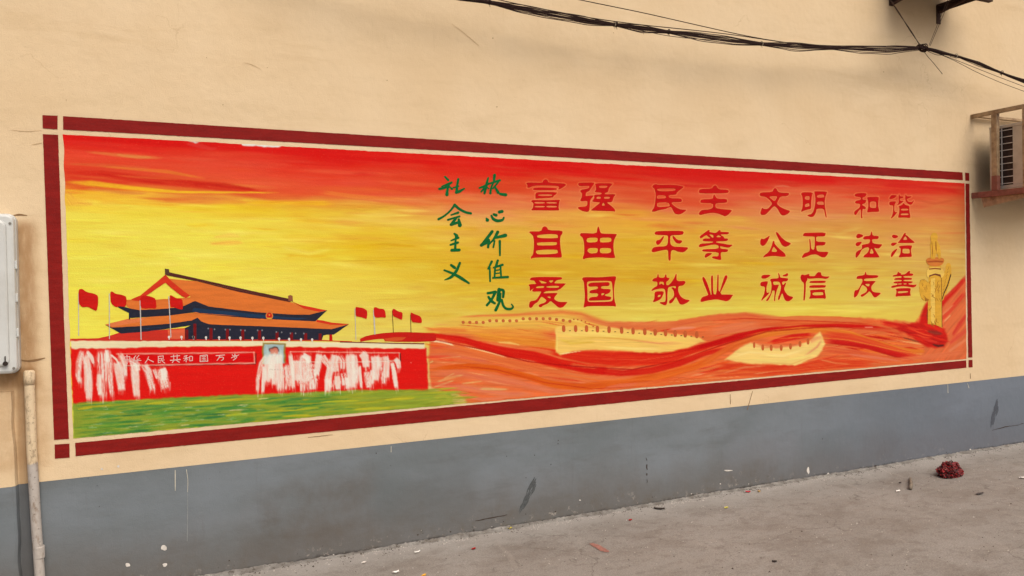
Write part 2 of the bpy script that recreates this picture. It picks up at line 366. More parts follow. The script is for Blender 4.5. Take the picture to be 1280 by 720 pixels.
def stroke(pts, col, op=.7, dry=.25, soft=.3, fx=.035, fs=.9, taper=.12):
    """paint one brush stroke; pts = (x, y, full width) in mural drawing units"""
    pts = [p if len(p) == 3 else (*p, 6) for p in pts]
    P = np.array(pts, float); mw = P[:, 2].max()/2+1
    x0, x1 = P[:, 0].min()-mw, P[:, 0].max()+mw; y0, y1 = P[:, 1].min()-mw, P[:, 1].max()+mw
    i0, i1 = max(0, int((y0-CY0)*S)), min(CHp, int((y1-CY0)*S)+2); j0, j1 = max(0, int((x0-CX0)*S)), min(CWp, int((x1-CX0)*S)+2)
    if i1 <= i0 or j1 <= j0: return
    X = PX[i0:i1, j0:j1]; Y = PY[i0:i1, j0:j1]
    best = np.full(X.shape, 1e9, np.float32); bs = np.zeros_like(best); bt = np.zeros_like(best); bw = np.ones_like(best)
    L = 0; seg = np.hypot(*(P[1:, :2]-P[:-1, :2]).T); tot = seg.sum()+1e-6
    for k in range(len(P)-1):
        a, b = P[k], P[k+1]; d = (b-a)[:2]; l = seg[k]
        if l < 1e-6: continue
        d = d/l; t = np.clip((X-a[0])*d[0]+(Y-a[1])*d[1], 0, l)
        ex = X-(a[0]+d[0]*t); ey = Y-(a[1]+d[1]*t); dd = np.hypot(ex, ey); w = a[2]+(b[2]-a[2])*t/l
        q = dd/np.maximum(w, .1); mk = q < best
        best = np.where(mk, q, best); bs = np.where(mk, (X-a[0])*-d[1]+(Y-a[1])*d[0], bs); bt = np.where(mk, L+t, bt); bw = np.where(mk, w, bw)
        L += l
    sd_ = random.random()*200
    br = vn(bs*fs+sd_, bt*fx+sd_*.7)*.65+vn(bs*fs*2.3+sd_, bt*fx*2.2+5)*.35
    e = np.clip((.5-best+(br-.5)*.18)/(.5*soft+1e-3), 0, 1); e = np.minimum(e, np.clip((.5-best)*bw*1.6+.2, 0, 1)) if soft < .15 else e
    tt = bt/tot
    en = np.clip(tt/max(taper, 1e-3)+br-.35, 0, 1)*np.clip((1-tt)/max(taper, 1e-3)+br-.35, 0, 1) if taper > 0 else 1
    al = op*e*en*(1-dry*np.clip((br-.42)*5, 0, 1))
    al = np.clip(al, 0, 1)[..., None]
    cc = np.asarray(col, np.float32)*(1+(br[..., None]-.5)*np.array([.10, .34, .30], np.float32))
    img[i0:i1, j0:j1] = img[i0:i1, j0:j1]*(1-al)+cc*al
def inpoly(X, Y, poly):
    ins = np.zeros(X.shape, bool); n = len(poly)
    for i in range(n):
        x1, y1 = poly[i]; x2, y2 = poly[(i+1) % n]
        if y1 == y2: continue
        c = ((y1 > Y) != (y2 > Y)) & (X < (x2-x1)*(Y-y1)/(y2-y1)+x1); ins ^= c
    return ins
def polydist(X, Y, poly):
    d = np.full(X.shape, 1e9, np.float32); n = len(poly)
    for i in range(n):
        a = np.array(poly[i], float); b = np.array(poly[(i+1) % n], float); v = b-a; l2 = v@v+1e-9
        t = np.clip(((X-a[0])*v[0]+(Y-a[1])*v[1])/l2, 0, 1)
        d = np.minimum(d, np.hypot(X-a[0]-v[0]*t, Y-a[1]-v[1]*t))
    return d
def fill(poly, col, soft=1.0, op=1.0, grain=.06, ang=0.0, wob=.8):
    P = np.array(poly); i0, i1 = max(0, int((P[:, 1].min()-4-CY0)*S)), min(CHp, int((P[:, 1].max()+4-CY0)*S)+2)
    j0, j1 = max(0, int((P[:, 0].min()-4-CX0)*S)), min(CWp, int((P[:, 0].max()+4-CX0)*S)+2)
    X = PX[i0:i1, j0:j1]; Y = PY[i0:i1, j0:j1]
    Xw = X+(vn(X/5, Y/5)-.5)*wob*2; Yw = Y+(vn(X/5+50, Y/5)-.5)*wob*2
    d = polydist(Xw, Yw, poly); sgn = np.where(inpoly(Xw, Yw, poly), 1, -1)
    al = np.clip(.5+sgn*d/soft*.5, 0, 1)*op
    ca, sa = math.cos(ang), math.sin(ang); u = X*ca+Y*sa; v = -X*sa+Y*ca
    g = vn(u/35, v/1.6)*.6+vn(u/12+9, v/.8)*.4
    c = np.asarray(col, np.float32)*(1+(g[..., None]-.5)*2*grain)
    img[i0:i1, j0:j1] = img[i0:i1, j0:j1]*(1-al[..., None])+c*al[..., None]

# random sky strokes that follow the local colour
for k in range(1900):
    x = random.uniform(75, 1210); f = random.random()**1.1; ty, by = top_y(x), bot_y(x); y = ty+(by-ty)*f*.72
    sl = (229-168)/1126.*(1-f*1.3)+random.uniform(-.03, .03); ln = random.uniform(25, 110)*(1.25 if f < .3 else 1); w = random.choice([2, 4, 7, 10, 13])*random.uniform(.7, 1.2)
    c = sample(x+random.uniform(-20, 20), y+random.gauss(0, 8 if f < .35 else 12))
    q_ = random.gauss(0, 1); c = c*random.uniform(.975, 1.025)+np.array([q_*2, q_*7, q_*9+random.gauss(0, 4)])*(1 if f > .3 else .8)
    stroke([(x-ln/2, y-sl*ln/2, w*.7), (x, y+random.uniform(-1.2, 1.2), w), (x+ln/2, y+sl*ln/2, w*.6)], np.clip(c, 0, 255), random.uniform(.25, .65), .15 if w > 4 else .35, .95, taper=.4)
# named streaks seen in the sky
def Z1(x, y, ox=75, oy=160, s=3.765): return (ox+x/s, oy+y/s)
def ST(pts, col, op=.85, dry=.3, soft=.5, z=Z1, **k):
    stroke([(*z(p[0], p[1]), p[2]) for p in pts], col, op, dry, soft, **k)
R1 = (200, 14, 8); R2 = (206, 44, 26); R3 = (196, 40, 22); OR = (222, 140, 70); YE = (230, 188, 48)
ST([(20, 42, 3), (300, 60, 8), (600, 80, 9), (900, 100, 8), (1280, 130, 9)], R1, .8, .2)
ST([(20, 60, 6), (250, 95, 8), (500, 120, 5)], (208, 40, 30), .6)
ST([(120, 112, 3), (300, 130, 7), (480, 142, 4)], (214, 120, 66), .85, .35); ST([(260, 124, 2), (360, 138, 5), (440, 140, 3)], (216, 150, 84), .6)
ST([(180, 180, 3), (500, 205, 6), (680, 238, 3)], (222, 132, 52), .7, .4); ST([(20, 168, 3), (200, 175, 6), (420, 190, 4)], (210, 110, 60), .5)
ST([(25, 210, 4), (200, 214, 10), (400, 245, 12), (620, 265, 11), (860, 292, 7), (970, 298, 3)], (192, 36, 20), .9, .3)
ST([(30, 228, 4), (160, 246, 5), (330, 260, 4)], (200, 50, 28), .7); ST([(560, 250, 4), (760, 268, 8), (930, 292, 4)], (186, 28, 16), .7)
ST([(25, 255, 6), (150, 262, 10), (330, 282, 7), (560, 302, 4), (1030, 304, 2)], (228, 186, 44), .85, .25)
ST([(120, 285, 4), (300, 305, 7), (420, 308, 4)], (214, 140, 70), .7); ST([(30, 300, 10), (60, 345, 14), (160, 355, 8)], (224, 166, 74), .6)
ST([(250, 352, 3), (420, 360, 4), (560, 362, 3)], (222, 166, 50), .6)
ST([(700, 545, 4), (800, 540, 9), (860, 538, 5)], (228, 158, 76), .7, .2, .9); ST([(720, 515, 4), (800, 505, 8), (850, 512, 4)], (226, 166, 96), .5, .2, .9)
ST([(590, 455, 4), (640, 458, 9), (700, 455, 4)], (222, 184, 56), .7, .2, .9); ST([(1060, 600, 4), (1180, 604, 4), (1260, 600, 3)], (212, 160, 40), .6)
ST([(880, 350, 5), (1050, 352, 8), (1280, 356, 9)], (222, 174, 36), .7, .2, .7); ST([(1040, 560, 8), (1170, 590, 8), (1280, 570, 6)], (226, 206, 110), .5, .3, .9)
ST([(590, 72, 5), (660, 85, 9), (710, 98, 5), (745, 96, 3)], (206, 62, 58), .75, .3)
Z2 = lambda x, y: Z1(x, y, 400, 170)
ST([(0, 92, 7), (300, 112, 8), (620, 130, 6)], R1, .75, z=Z2); ST([(850, 135, 5), (1100, 150, 10), (1280, 170, 9)], (198, 6, 2), .75, z=Z2)
ST([(0, 262, 6), (220, 290, 6), (440, 300, 3)], (224, 130, 60), .7, z=Z2); ST([(60, 330, 5), (200, 345, 8), (360, 330, 3)], (206, 158, 60), .55, z=Z2)
ST([(0, 385, 6), (300, 400, 10), (700, 420, 5)], (222, 184, 96), .5, .3, .9, z=Z2); ST([(150, 520, 4), (300, 512, 7), (460, 520, 4)], (204, 160, 30), .6, z=Z2)
ST([(480, 280, 5), (620, 290, 9), (740, 275, 5)], (214, 106, 74), .5, .3, .9, z=Z2); ST([(60, 590, 3), (420, 582, 1.2), (700, 584, .8)], (190, 146, 44), .5, z=Z2)
Z4 = lambda x, y: Z1(x, y, 960, 200, 4.8)
ST([(20, 100, 6), (200, 120, 9), (420, 130, 7)], (200, 16, 16), .8, z=Z4); ST([(680, 150, 6), (900, 160, 8), (1165, 190, 8)], (196, 34, 28), .7, z=Z4)
ST([(880, 235, 3), (1000, 262, 4), (1120, 240, 3)], (190, 84, 50), .55, z=Z4); ST([(900, 310, 6), (1020, 280, 8), (1160, 300, 8)], (206, 130, 76), .6, .3, .9, z=Z4)
ST([(60, 330, 6), (200, 350, 10), (480, 340, 8)], (210, 140, 104), .45, .3, .9, z=Z4)
ST([(240, 410, 5), (420, 440, 8), (560, 400, 5)], (206, 170, 96), .5, .3, .9, z=Z4)
ST([(40, 158, 2), (90, 155, 3), (130, 160, 2)], (212, 120, 96), .6, z=Z4)

for (x, y, w, l) in [(250, 318, 14, 90), (300, 290, 10, 120), (150, 290, 12, 100), (210, 330, 10, 60), (380, 300, 12, 110), (470, 268, 9, 90), (520, 262, 8, 60), (440, 330, 12, 90), (560, 350, 10, 80), (130, 350, 12, 70),
                     (740, 268, 7, 60), (690, 340, 8, 70), (880, 330, 8, 80), (980, 300, 8, 70), (1060, 296, 8, 60), (820, 385, 8, 120), (980, 385, 10, 110), (1060, 388, 8, 90), (700, 385, 6, 80), (1120, 318, 8, 50), (500, 385, 9, 90), (330, 360, 8, 120)]:
    stroke([(x-l/2, y-1, w*.5), (x-l*.1, y+1, w), (x+l/2, y+1, w*.5)], (232, 210, 122), .42, .1, 1.0, fs=.5, taper=.5)
for (x, y, w, l) in [(560, 285, 10, 70), (620, 300, 9, 60), (460, 310, 10, 90), (720, 320, 9, 80), (860, 350, 9, 90), (640, 355, 8, 60), (780, 350, 8, 60), (250, 262, 8, 80), (350, 258, 8, 90), (960, 330, 7, 70)]:
    stroke([(x-l/2, y-1, w*.5), (x, y, w), (x+l/2, y+1, w*.5)], (212, 162, 30), .5, .1, 1.0, fs=.5, taper=.5)
for (x, y, w, l, c) in [(250, 200, 6, 120, (214, 84, 60)), (430, 215, 8, 140, (218, 92, 60)), (520, 230, 8, 100, (220, 110, 66)), (640, 245, 7, 70, (220, 120, 86)), (380, 205, 5, 90, (200, 30, 20)), (860, 232, 6, 90, (188, 24, 18)), (1010, 240, 6, 80, (214, 96, 66)), (960, 262, 7, 60, (216, 130, 96)), (1080, 248, 6, 70, (206, 66, 44)), (1150, 270, 8, 70, (212, 128, 84)), (930, 285, 7, 60, (214, 140, 96)), (1130, 300, 7, 60, (212, 138, 92)), (760, 222, 5, 100, (196, 20, 12)), (180, 222, 5, 80, (218, 112, 60))]:
    stroke([(x-l/2, y-3, w*.5), (x, y, w), (x+l/2, y+3, w*.5)], c, .6, .25, .8, taper=.4)
# construction lines left in the paint
for y in (267, 327, 384): stroke([(420, y+2, 1.0), (700, y, .9), (1150, y-6, .9)], (186, 146, 60), .35, .5, 1)

# --- rolling ribbons and hills
A6 = lambda x, y: (480+x/4.557, 370+y/4.557)
A7 = lambda x, y: (700+x/4.557, 370+y/4.557)
A8 = lambda x, y: (940+x/4.557, 370+y/4.557)
fill([A6(260, 260), A6(330, 190), A6(600, 190), A6(900, 100), A7(0, 85), A7(200, 150), A7(600, 150), A7(900, 105), A7(1060, 98), A8(100, 120), A8(400, 118), A8(700, 128), A8(930, 152), (1150, 394), (1210, 350), (1210, 460), A8(0, 490), A7(0, 600), A6(500, 640), A6(420, 560), A6(250, 540)], (214, 106, 62), 1.6, 1, .12)
fill([A6(425, 122), A6(560, 110), A6(700, 106), A6(880, 88), A6(1000, 80), A6(1120, 92), A6(1200, 118), A6(1276, 145), A6(1276, 190), A6(700, 200), A6(240, 192), A6(300, 160)], (214, 168, 82), 3, .9)
# far wall of the mountain
def RB(z, pts, col, op=.95, dry=.28, soft=.28, **k): ST(pts, col, op, dry, soft, z=z, **k)
for i in range(420):   # loose flow strokes over the hills
    x = random.uniform(545, 1195); y = random.uniform(402, bot_y(x)-4)
    ph = math.sin((x-560)/210.)*.22+.05; ln = random.uniform(12, 50); w = random.uniform(1.2, 4)
    c = sample(x, y+random.gauss(0, 3)); c = np.clip(c*random.uniform(.9, 1.08)+np.array([4, random.gauss(0, 12), random.gauss(0, 8)]), 0, 255)
    sl = -ph if x > 760 else abs(ph)
    c = c if k % 3 else np.array(random.choice([(190, 20, 12), (206, 60, 26), (222, 130, 70), (226, 150, 108), (214, 96, 40)]))
    stroke([(x-ln/2, y-sl*ln/2, w*.5), (x, y, w if k % 3 else w*.45), (x+ln/2, y+sl*ln/2, w*.4)], c, random.uniform(.35, .8), .5, .5, taper=.3)

for k in range(150):   # bold separate brush marks over the hills
    x = random.uniform(545, 1170); yb = bot_y(x)-5
    yt = 412 if x < 700 or x > 900 else 444
    if 905 < x < 1040: yt = 456
    y = random.uniform(yt, yb)
    if y >= yb: continue
    ph = math.cos((x-560)/175.)*.16+.02 if x < 760 else -.26*math.cos((x-800)/150.) if x < 1000 else .16
    ln = random.uniform(20, 60); w = random.uniform(1.6, 4.2)
    c = random.choice([(178, 10, 8), (196, 26, 12), (214, 74, 24), (226, 120, 50), (230, 150, 110), (232, 176, 120), (206, 50, 20)]) if y < 470 else random.choice([(214, 90, 50), (226, 134, 96), (222, 110, 60), (230, 164, 116), (196, 40, 24)])
    stroke([(x-ln/2, y-ph*ln/2, w*.4), (x, y+random.uniform(-.8, .8), w), (x+ln/2, y+ph*ln/2, w*.4)], c, random.uniform(.5, .9), .5, .35, taper=.25)
RB(A6, [(415, 120, 3), (560, 112, 4), (760, 108, 6), (900, 95, 8), (1020, 90, 8), (1120, 105, 9), (1276, 158, 9)], (214, 122, 66), .85, .3, .7)
RB(A6, [(230, 200, 6), (400, 195, 12), (700, 205, 16), (970, 220, 18)], (218, 148, 66), .9, .2, .6)
RB(A6, [(240, 188, 2), (330, 188, 5), (480, 196, 5)], (216, 124, 60), .8)
RB(A6, [(500, 225, 10), (700, 250, 16), (980, 275, 16), (1080, 280, 14)], (214, 138, 48), .9, .2, .6)
RB(A6, [(640, 262, 2), (720, 268, 3), (780, 280, 1.5)], (228, 190, 120), .8)
RB(A7, [(100, 120, 5), (260, 158, 9), (450, 165, 10), (700, 165, 12), (900, 150, 12)], (212, 118, 72), .95, .2, .6)
RB(A7, [(600, 170, 8), (850, 125, 10), (1060, 112, 12), (1276, 140, 12)], (206, 96, 58), .9, .25, .6)
RB(A7, [(620, 190, 2.5), (700, 182, 4), (780, 180, 2)], (226, 150, 130), .7)
RB(A7, [(850, 205, 10), (1000, 180, 14), (1276, 150, 12)], (214, 120, 84), .85)
RB(A8, [(0, 155, 12), (250, 140, 14), (500, 145, 14), (720, 165, 12)], (206, 92, 48), .9); RB(A8, [(20, 125, 4), (300, 130, 6), (640, 140, 5)], (214, 130, 82), .7)
# main dark red ribbon
RB(A6, [(0, 232, 6), (120, 222, 7), (280, 222, 6), (430, 245, 8), (560, 285, 10), (700, 322, 13), (850, 345, 15), (1000, 385, 13), (1276, 430, 12)], (196, 22, 10), .98, .1, .25, taper=.02)
RB(A7, [(-60, 320, 6), (120, 345, 18), (350, 360, 22), (600, 350, 18), (740, 315, 10), (860, 280, 7)], (200, 34, 14), .95, .12, .3, taper=.05)
RB(A7, [(0, 395, 8), (150, 425, 9), (350, 440, 10), (520, 425, 10), (680, 385, 9), (820, 330, 7), (1000, 285, 5)], (192, 22, 12), .9, .15, .4)
RB(A7, [(740, 300, 6), (860, 275, 8), (1000, 235, 9), (1140, 200, 7), (1276, 180, 6)], (182, 8, 8), .98, .1, .3)
RB(A8, [(-40, 218, 6), (120, 192, 6), (300, 175, 6), (480, 168, 5), (640, 175, 6), (780, 192, 6)], (188, 14, 12), .95, .1, .35)
RB(A8, [(740, 150, 7), (860, 175, 9), (970, 205, 10)], (198, 30, 22), .9, .2, .4)
RB(A6, [(230, 250, 2), (340, 262, 4), (400, 282, 2)], (236, 220, 190), .9, .1); RB(A6, [(450, 285, 1.2), (600, 322, 1.6), (700, 350, 1.2)], (232, 200, 160), .85, .1); RB(A6, [(740, 352, 1), (870, 376, 1.2)], (224, 180, 130), .6)
RB(A7, [(0, 350, 3), (200, 400, 3), (420, 415, 2)], (214, 100, 60), .6, .5); RB(A7, [(80, 330, 2), (300, 350, 3), (560, 350, 2)], (212, 62, 30), .6, .5)
RB(A7, [(60, 385, 2), (140, 400, 3), (220, 408, 1.5)], (216, 140, 80), .7, .5)
RB(A6, [(1050, 395, 3), (1130, 405, 3), (1220, 412, 2)], (218, 130, 80), .6, .5)
# orange ribbons
RB(A6, [(255, 300, 6), (420, 310, 9), (600, 350, 12), (800, 400, 11), (1000, 440, 10), (1276, 480, 9)], (212, 108, 60), .9, .3, .5)
RB(A6, [(260, 420, 3), (340, 408, 6), (480, 398, 8), (640, 415, 9), (820, 460, 9), (950, 500, 9), (1100, 520, 9), (1276, 512, 8)], (206, 88, 20), .97, .12, .3)
RB(A6, [(560, 440, 5), (760, 490, 6), (950, 545, 6), (1150, 540, 3)], (214, 120, 92), .8, .3)
RB(A7, [(-20, 512, 9), (120, 515, 10), (280, 500, 10), (420, 480, 10), (600, 450, 11), (760, 405, 11), (900, 340, 9)], (208, 92, 28), .95, .2, .4)
RB(A7, [(0, 440, 8), (150, 470, 8), (320, 470, 6), (430, 460, 4)], (214, 116, 72), .8, .4)
RB(A7, [(250, 525, 3), (340, 510, 6), (450, 500, 4)], (216, 110, 84), .8, .2)
RB(A7, [(400, 510, 4), (600, 495, 8), (760, 480, 6), (900, 460, 4)], (212, 100, 50), .85, .3)
RB(A7, [(800, 390, 8), (900, 330, 9), (1000, 275, 10), (1140, 225, 9), (1276, 205, 7)], (208, 98, 42), .95, .2, .4)
RB(A7, [(900, 400, 9), (1050, 405, 10), (1276, 415, 9)], (202, 62, 30), .9, .25); RB(A7, [(850, 450, 6), (1050, 440, 9), (1276, 440, 8)], (206, 78, 40), .9, .35)
RB(A7, [(930, 440, 2), (1050, 405, 3), (1160, 400, 2)], (220, 150, 110), .6, .5)
RB(A8, [(-40, 240, 8), (120, 210, 9), (280, 192, 9), (420, 195, 9), (560, 215, 8), (700, 260, 8), (850, 305, 7), (980, 318, 6), (1090, 300, 5)], (214, 120, 46), .97, .12, .4)
RB(A8, [(100, 265, 6), (230, 235, 9), (340, 220, 7)], (196, 26, 20), .95, .15); RB(A8, [(400, 215, 9), (560, 235, 10), (700, 275, 10), (850, 320, 9), (960, 345, 5)], (206, 66, 38), .9, .25)
RB(A8, [(410, 250, 8), (540, 268, 8), (660, 288, 7), (780, 320, 7), (910, 355, 6)], (188, 24, 22), .95, .15, .4)
RB(A8, [(400, 300, 8), (560, 320, 11), (700, 350, 10), (820, 365, 7)], (206, 88, 56), .9, .3); RB(A8, [(540, 330, 3), (700, 350, 4), (860, 372, 2)], (218, 130, 104), .7, .4)
RB(A8, [(0, 430, 10), (250, 415, 12), (420, 385, 14), (700, 385, 8)], (202, 60, 30), .95, .25); RB(A8, [(380, 360, 2), (480, 382, 3), (560, 388, 1.5)], (224, 150, 100), .7, .6)
RB(A8, [(0, 445, 1.5), (120, 430, 2), (230, 424, 1)], (226, 170, 120), .6, .6); RB(A8, [(0, 385, 3), (40, 392, 3), (80, 400, 2)], (214, 110, 70), .6, .5)
RB(A8, [(800, 180, 5), (900, 210, 7), (970, 240, 5)], (208, 108, 64), .9, .3); RB(A8, [(560, 185, 3), (700, 190, 5), (800, 200, 5), (880, 240, 4)], (204, 90, 54), .8, .3)
RB(A8, [(640, 178, 1.2), (690, 178, 1.6)], (228, 170, 150), .8); RB(A8, [(860, 238, 1.5), (930, 256, 2), (975, 262, 1.5)], (70, 44, 34), .8)
# left lower salmon washes
for pts, c, op in [([(260, 445, 8), (420, 440, 12), (640, 480, 14), (860, 520, 10), (1020, 545, 5)], (212, 116, 86), .9), ([(270, 500, 8), (450, 520, 12), (700, 560, 12), (860, 560, 6)], (214, 128, 100), .9),
                   ([(420, 560, 5), (560, 590, 6), (700, 580, 5)], (216, 128, 100), .9), ([(250, 340, 7), (400, 340, 10), (600, 372, 8)], (210, 108, 82), .85), ([(260, 300, 3), (340, 290, 3), (440, 300, 2)], (206, 90, 70), .7)]:
    RB(A6, pts, c, op, .45, .7)
for pts in [[(300, 490, 3), (380, 465, 5), (450, 450, 3)], [(280, 520, 2), (340, 500, 4), (400, 480, 2)], [(440, 500, 3), (520, 490, 3), (560, 485, 2)], [(540, 528, 4), (620, 530, 5), (710, 532, 3)], [(340, 470, 2), (400, 440, 2)], [(260, 380, 3), (280, 370, 3)], [(320, 354, 1.5), (440, 344, 1.5)], [(300, 545, 4), (400, 560, 5), (470, 590, 4)]]:
    RB(A6, pts, (210, 172, 118), .85, .5, .6)
fill([A6(232, 285), A6(250, 300), A6(252, 400), A6(262, 470), A6(272, 520), A6(330, 545), A6(400, 560), A6(470, 600), A6(400, 620), A6(280, 545), A6(245, 540)], (208, 172, 118), 1.5, .95)
# dark and bright accents that follow the ribbons
for pts, c, w in [([(490, 425), (540, 424), (600, 436), (660, 452), (720, 458), (790, 462), (850, 450), (900, 432), (960, 414), (1040, 408), (1100, 413)], (150, 4, 4), 2.2),
                  ([(700, 452), (760, 458), (830, 455), (880, 440), (940, 420)], (216, 60, 24), 1.6), ([(690, 466), (750, 476), (820, 474), (890, 455), (940, 436), (1000, 420)], (224, 110, 44), 2.2),
                  ([(560, 456), (620, 462), (680, 478), (740, 486), (820, 482)], (180, 52, 16), 1.8), ([(960, 424), (1010, 421), (1060, 425), (1120, 438), (1170, 446)], (226, 150, 60), 1.6),
                  ([(1030, 428), (1080, 434), (1120, 446), (1140, 449)], (168, 10, 12), 3), ([(880, 402), (930, 398), (980, 400), (1040, 402), (1100, 406)], (184, 40, 22), 1.6),
                  ([(1100, 402), (1140, 410), (1160, 424)], (170, 14, 12), 2.4), ([(560, 440), (600, 448), (650, 460), (700, 466)], (222, 130, 80), 1.4), ([(740, 448), (800, 450), (850, 444)], (226, 110, 70), 1.0),
                  ([(870, 470), (930, 466), (1000, 462), (1060, 456)], (222, 110, 60), 1.6), ([(830, 478), (880, 474), (930, 470)], (232, 170, 120), .9), ([(780, 441), (830, 443), (870, 436)], (160, 8, 6), 1.8)]:
    stroke([(x, y, w*(.6 if i in (0, len(pts)-1) else 1)) for i, (x, y) in enumerate(pts)], c, .75, .4, .5, taper=.12)

# right-hand slope beyond the column
fill([(1168, 398), (1176, 382), (1188, 366), (1200, 352), (1207, 344), (1209, 449), (1150, 455), (1160, 420)], (208, 104, 66), 2, 1, .12, -.9)
for pts, c in [([(1168, 392, 6), (1180, 376, 9), (1194, 362, 8), (1208, 346, 6)], (196, 28, 24)), ([(1176, 400, 5), (1190, 385, 7), (1206, 366, 7)], (202, 52, 40)), ([(1180, 412, 6), (1196, 395, 8), (1208, 380, 6)], (214, 110, 70)),
               ([(1190, 420, 5), (1200, 405, 8), (1209, 392, 5)], (198, 58, 48)), ([(1172, 398, 2), (1184, 388, 3), (1192, 380, 2)], (222, 140, 96)), ([(1186, 430, 5), (1198, 420, 8), (1209, 412, 5)], (206, 74, 60)),
               ([(1185, 440, 4), (1196, 432, 5), (1208, 424, 4)], (216, 130, 96)), ([(1120, 449, 5), (1160, 446, 8), (1205, 440, 8)], (212, 112, 76)), ([(1180, 402, 1.5), (1188, 394, 2)], (228, 170, 130))]:
    stroke(pts, c, .9, .3, .5)
fill([A8(930, 152), A8(950, 148), A8(960, 120), A8(970, 80), A8(985, 50), A8(1005, 28), A8(1008, 150), A8(1050, 165), A8(1095, 190), A8(1113, 225), A8(1110, 262), A8(1092, 288), A8(1040, 298), A8(980, 285), A8(940, 255), A8(880, 215), A8(800, 180)], (186, 28, 20), 1.5, 1, .08)
for k in range(40):
    x = random.uniform(880, 1085); y = 170+(x-880)*.35+random.uniform(-20, 60); c = random.choice([(170, 14, 14), (214, 50, 30), (150, 20, 20), (224, 90, 54), (196, 30, 24)])
    RB(A8, [(x-50, y-18, .8), (x, y, random.uniform(1.2, 3)), (x+45, y+random.uniform(0, 18), .8)], c, .7, .4, .5)
RB(A8, [(1005, 70, 3), (1000, 110, 5), (1000, 140, 3)], (116, 48, 40), .8, .2, .8); RB(A8, [(1000, 200, 4), (1045, 210, 8), (1080, 215, 5)], (112, 42, 36), .9, .2, .8)
RB(A8, [(960, 235, 2), (1010, 255, 3), (1060, 265, 3)], (206, 60, 46), .8); RB(A8, [(1025, 275, 2), (1060, 285, 4), (1095, 280, 3)], (74, 36, 34), .9, .1, .6); RB(A8, [(975, 160, 4), (1030, 175, 5), (1090, 205, 5)], (214, 44, 28), .8)
# middle rampart (yellow) and right rampart, far rampart
fill([A6(975, 190), A6(990, 175), A6(1010, 172), A6(1276, 186), A7(150, 170), A7(300, 180), A7(500, 198), A7(700, 222), A7(790, 236), A7(830, 256), A7(740, 288), A7(640, 315), A7(560, 325), A7(420, 320), A7(300, 308), A7(150, 306), A7(80, 315), A7(0, 333), A6(1010, 335), A6(978, 320)], (224, 178, 104), 1.2, 1, .05, .06)
RB(A7, [(0, 215, 5), (200, 215, 8), (450, 235, 8), (720, 255, 4)], (222, 188, 104), .7, .3, .7); RB(A7, [(120, 262, 1), (300, 266, 1), (500, 262, 1), (620, 280, 1)], (176, 138, 66), .5)
RB(A7, [(470, 262, 4), (600, 275, 5), (700, 268, 3)], (220, 160, 104), .6, .3, .8); RB(A6, [(985, 200, 2), (985, 310, 2)], (226, 196, 120), .7); RB(A6, [(1000, 332, 2), (1060, 322, 1.5), (1130, 312, 1)], (232, 214, 170), .8)
RB(A7, [(0, 245, 4), (60, 270, 6), (200, 262, 4)], (206, 164, 62), .6, .3, .8)
fill([A7(938, 362), A7(985, 325), A7(1040, 285), A7(1085, 265), A7(1140, 280), A7(1200, 292), A8(60, 295), A8(160, 295), A8(240, 285), A8(320, 260), A8(360, 228), A8(388, 207), A8(402, 228), A8(416, 272), A8(400, 310), A8(370, 345), A8(300, 375), A8(240, 396), A8(150, 392), A8(60, 385), A7(1150, 388), A7(1020, 378)], (226, 186, 122), 1.2, 1, .06, .04)
RB(A8, [(330, 265, 6), (370, 240, 8), (400, 235, 5)], (218, 140, 104), .8, .3, .8); RB(A8, [(0, 360, 3), (150, 375, 4), (300, 350, 5), (390, 300, 4)], (222, 192, 124), .7, .3, .8)
RB(A7, [(1100, 272, 4), (1276, 286, 4)], (214, 130, 88), .8, .3, .8); RB(A8, [(0, 286, 3), (150, 292, 4), (300, 278, 4)], (214, 132, 96), .7, .3, .8)
RB(A6, [(455, 140, 2), (560, 150, 4), (700, 140, 5), (850, 130, 5), (1000, 128, 4), (1100, 140, 3), (1180, 172, 2)], (222, 182, 104), .9, .2, .5)

for pts, c, w in [([A6(985, 205), A6(1100, 215), A7(100, 210), A7(350, 225)], (230, 192, 120), 6), ([A7(60, 235), A7(300, 240), A7(560, 262)], (208, 158, 74), 3), ([A7(250, 290), A7(420, 300), A7(600, 300)], (234, 204, 140), 4),
                  ([A6(1000, 260), A6(1100, 250), A6(1200, 240)], (206, 164, 78), 4), ([A7(400, 250), A7(560, 268), A7(680, 262)], (222, 150, 104), 3), ([A8(60, 330), A8(180, 340), A8(320, 300)], (234, 206, 150), 5), ([A8(300, 340), A8(370, 290), A8(400, 245)], (214, 140, 108), 4), ([A7(980, 345), A7(1080, 320), A7(1200, 330)], (234, 204, 150), 4), ([A8(100, 380), A8(220, 388), A8(340, 345)], (206, 150, 92), 2)]:
    stroke([(x, y, w) for x, y in pts], c, .75, .4, .6, taper=.25)
# --- gate wall, grass, cream margins
Z6 = lambda x, y, ox=60, oy=410, s=4.233: (ox+x/s, oy+y/s)
fill([(88, 424), (231, 423), (231, 426.5), (88, 427)], (200, 30, 20), .8)
fill([(88, 434), (230, 433), (330, 432.5), (420, 434), (533, 435.5), (535, 489), (480, 489), (384, 492), (290, 496), (225, 498), (91, 506)], (206, 22, 16), .8, 1, .035)
fill([(88.5, 426), (230, 425.6), (330, 426), (420, 427.6), (530, 429), (531, 436.3), (420, 434.3), (330, 432.8), (230, 433), (89, 436.3)], (226, 214, 190), .8, 1, .05)
fill([(89, 427), (210, 426.6), (210, 432), (89, 434.5)], (226, 206, 176), 1.2, .35)
for i in range(60):
    x = random.uniform(95, 520); y = random.uniform(440, 486); ln = random.uniform(20, 80)
    stroke([(x, y, 2), (x+ln, y-ln*.02, 3)], (198+random.uniform(-12, 16), 22, 16), .35, .4, .8, taper=.3)
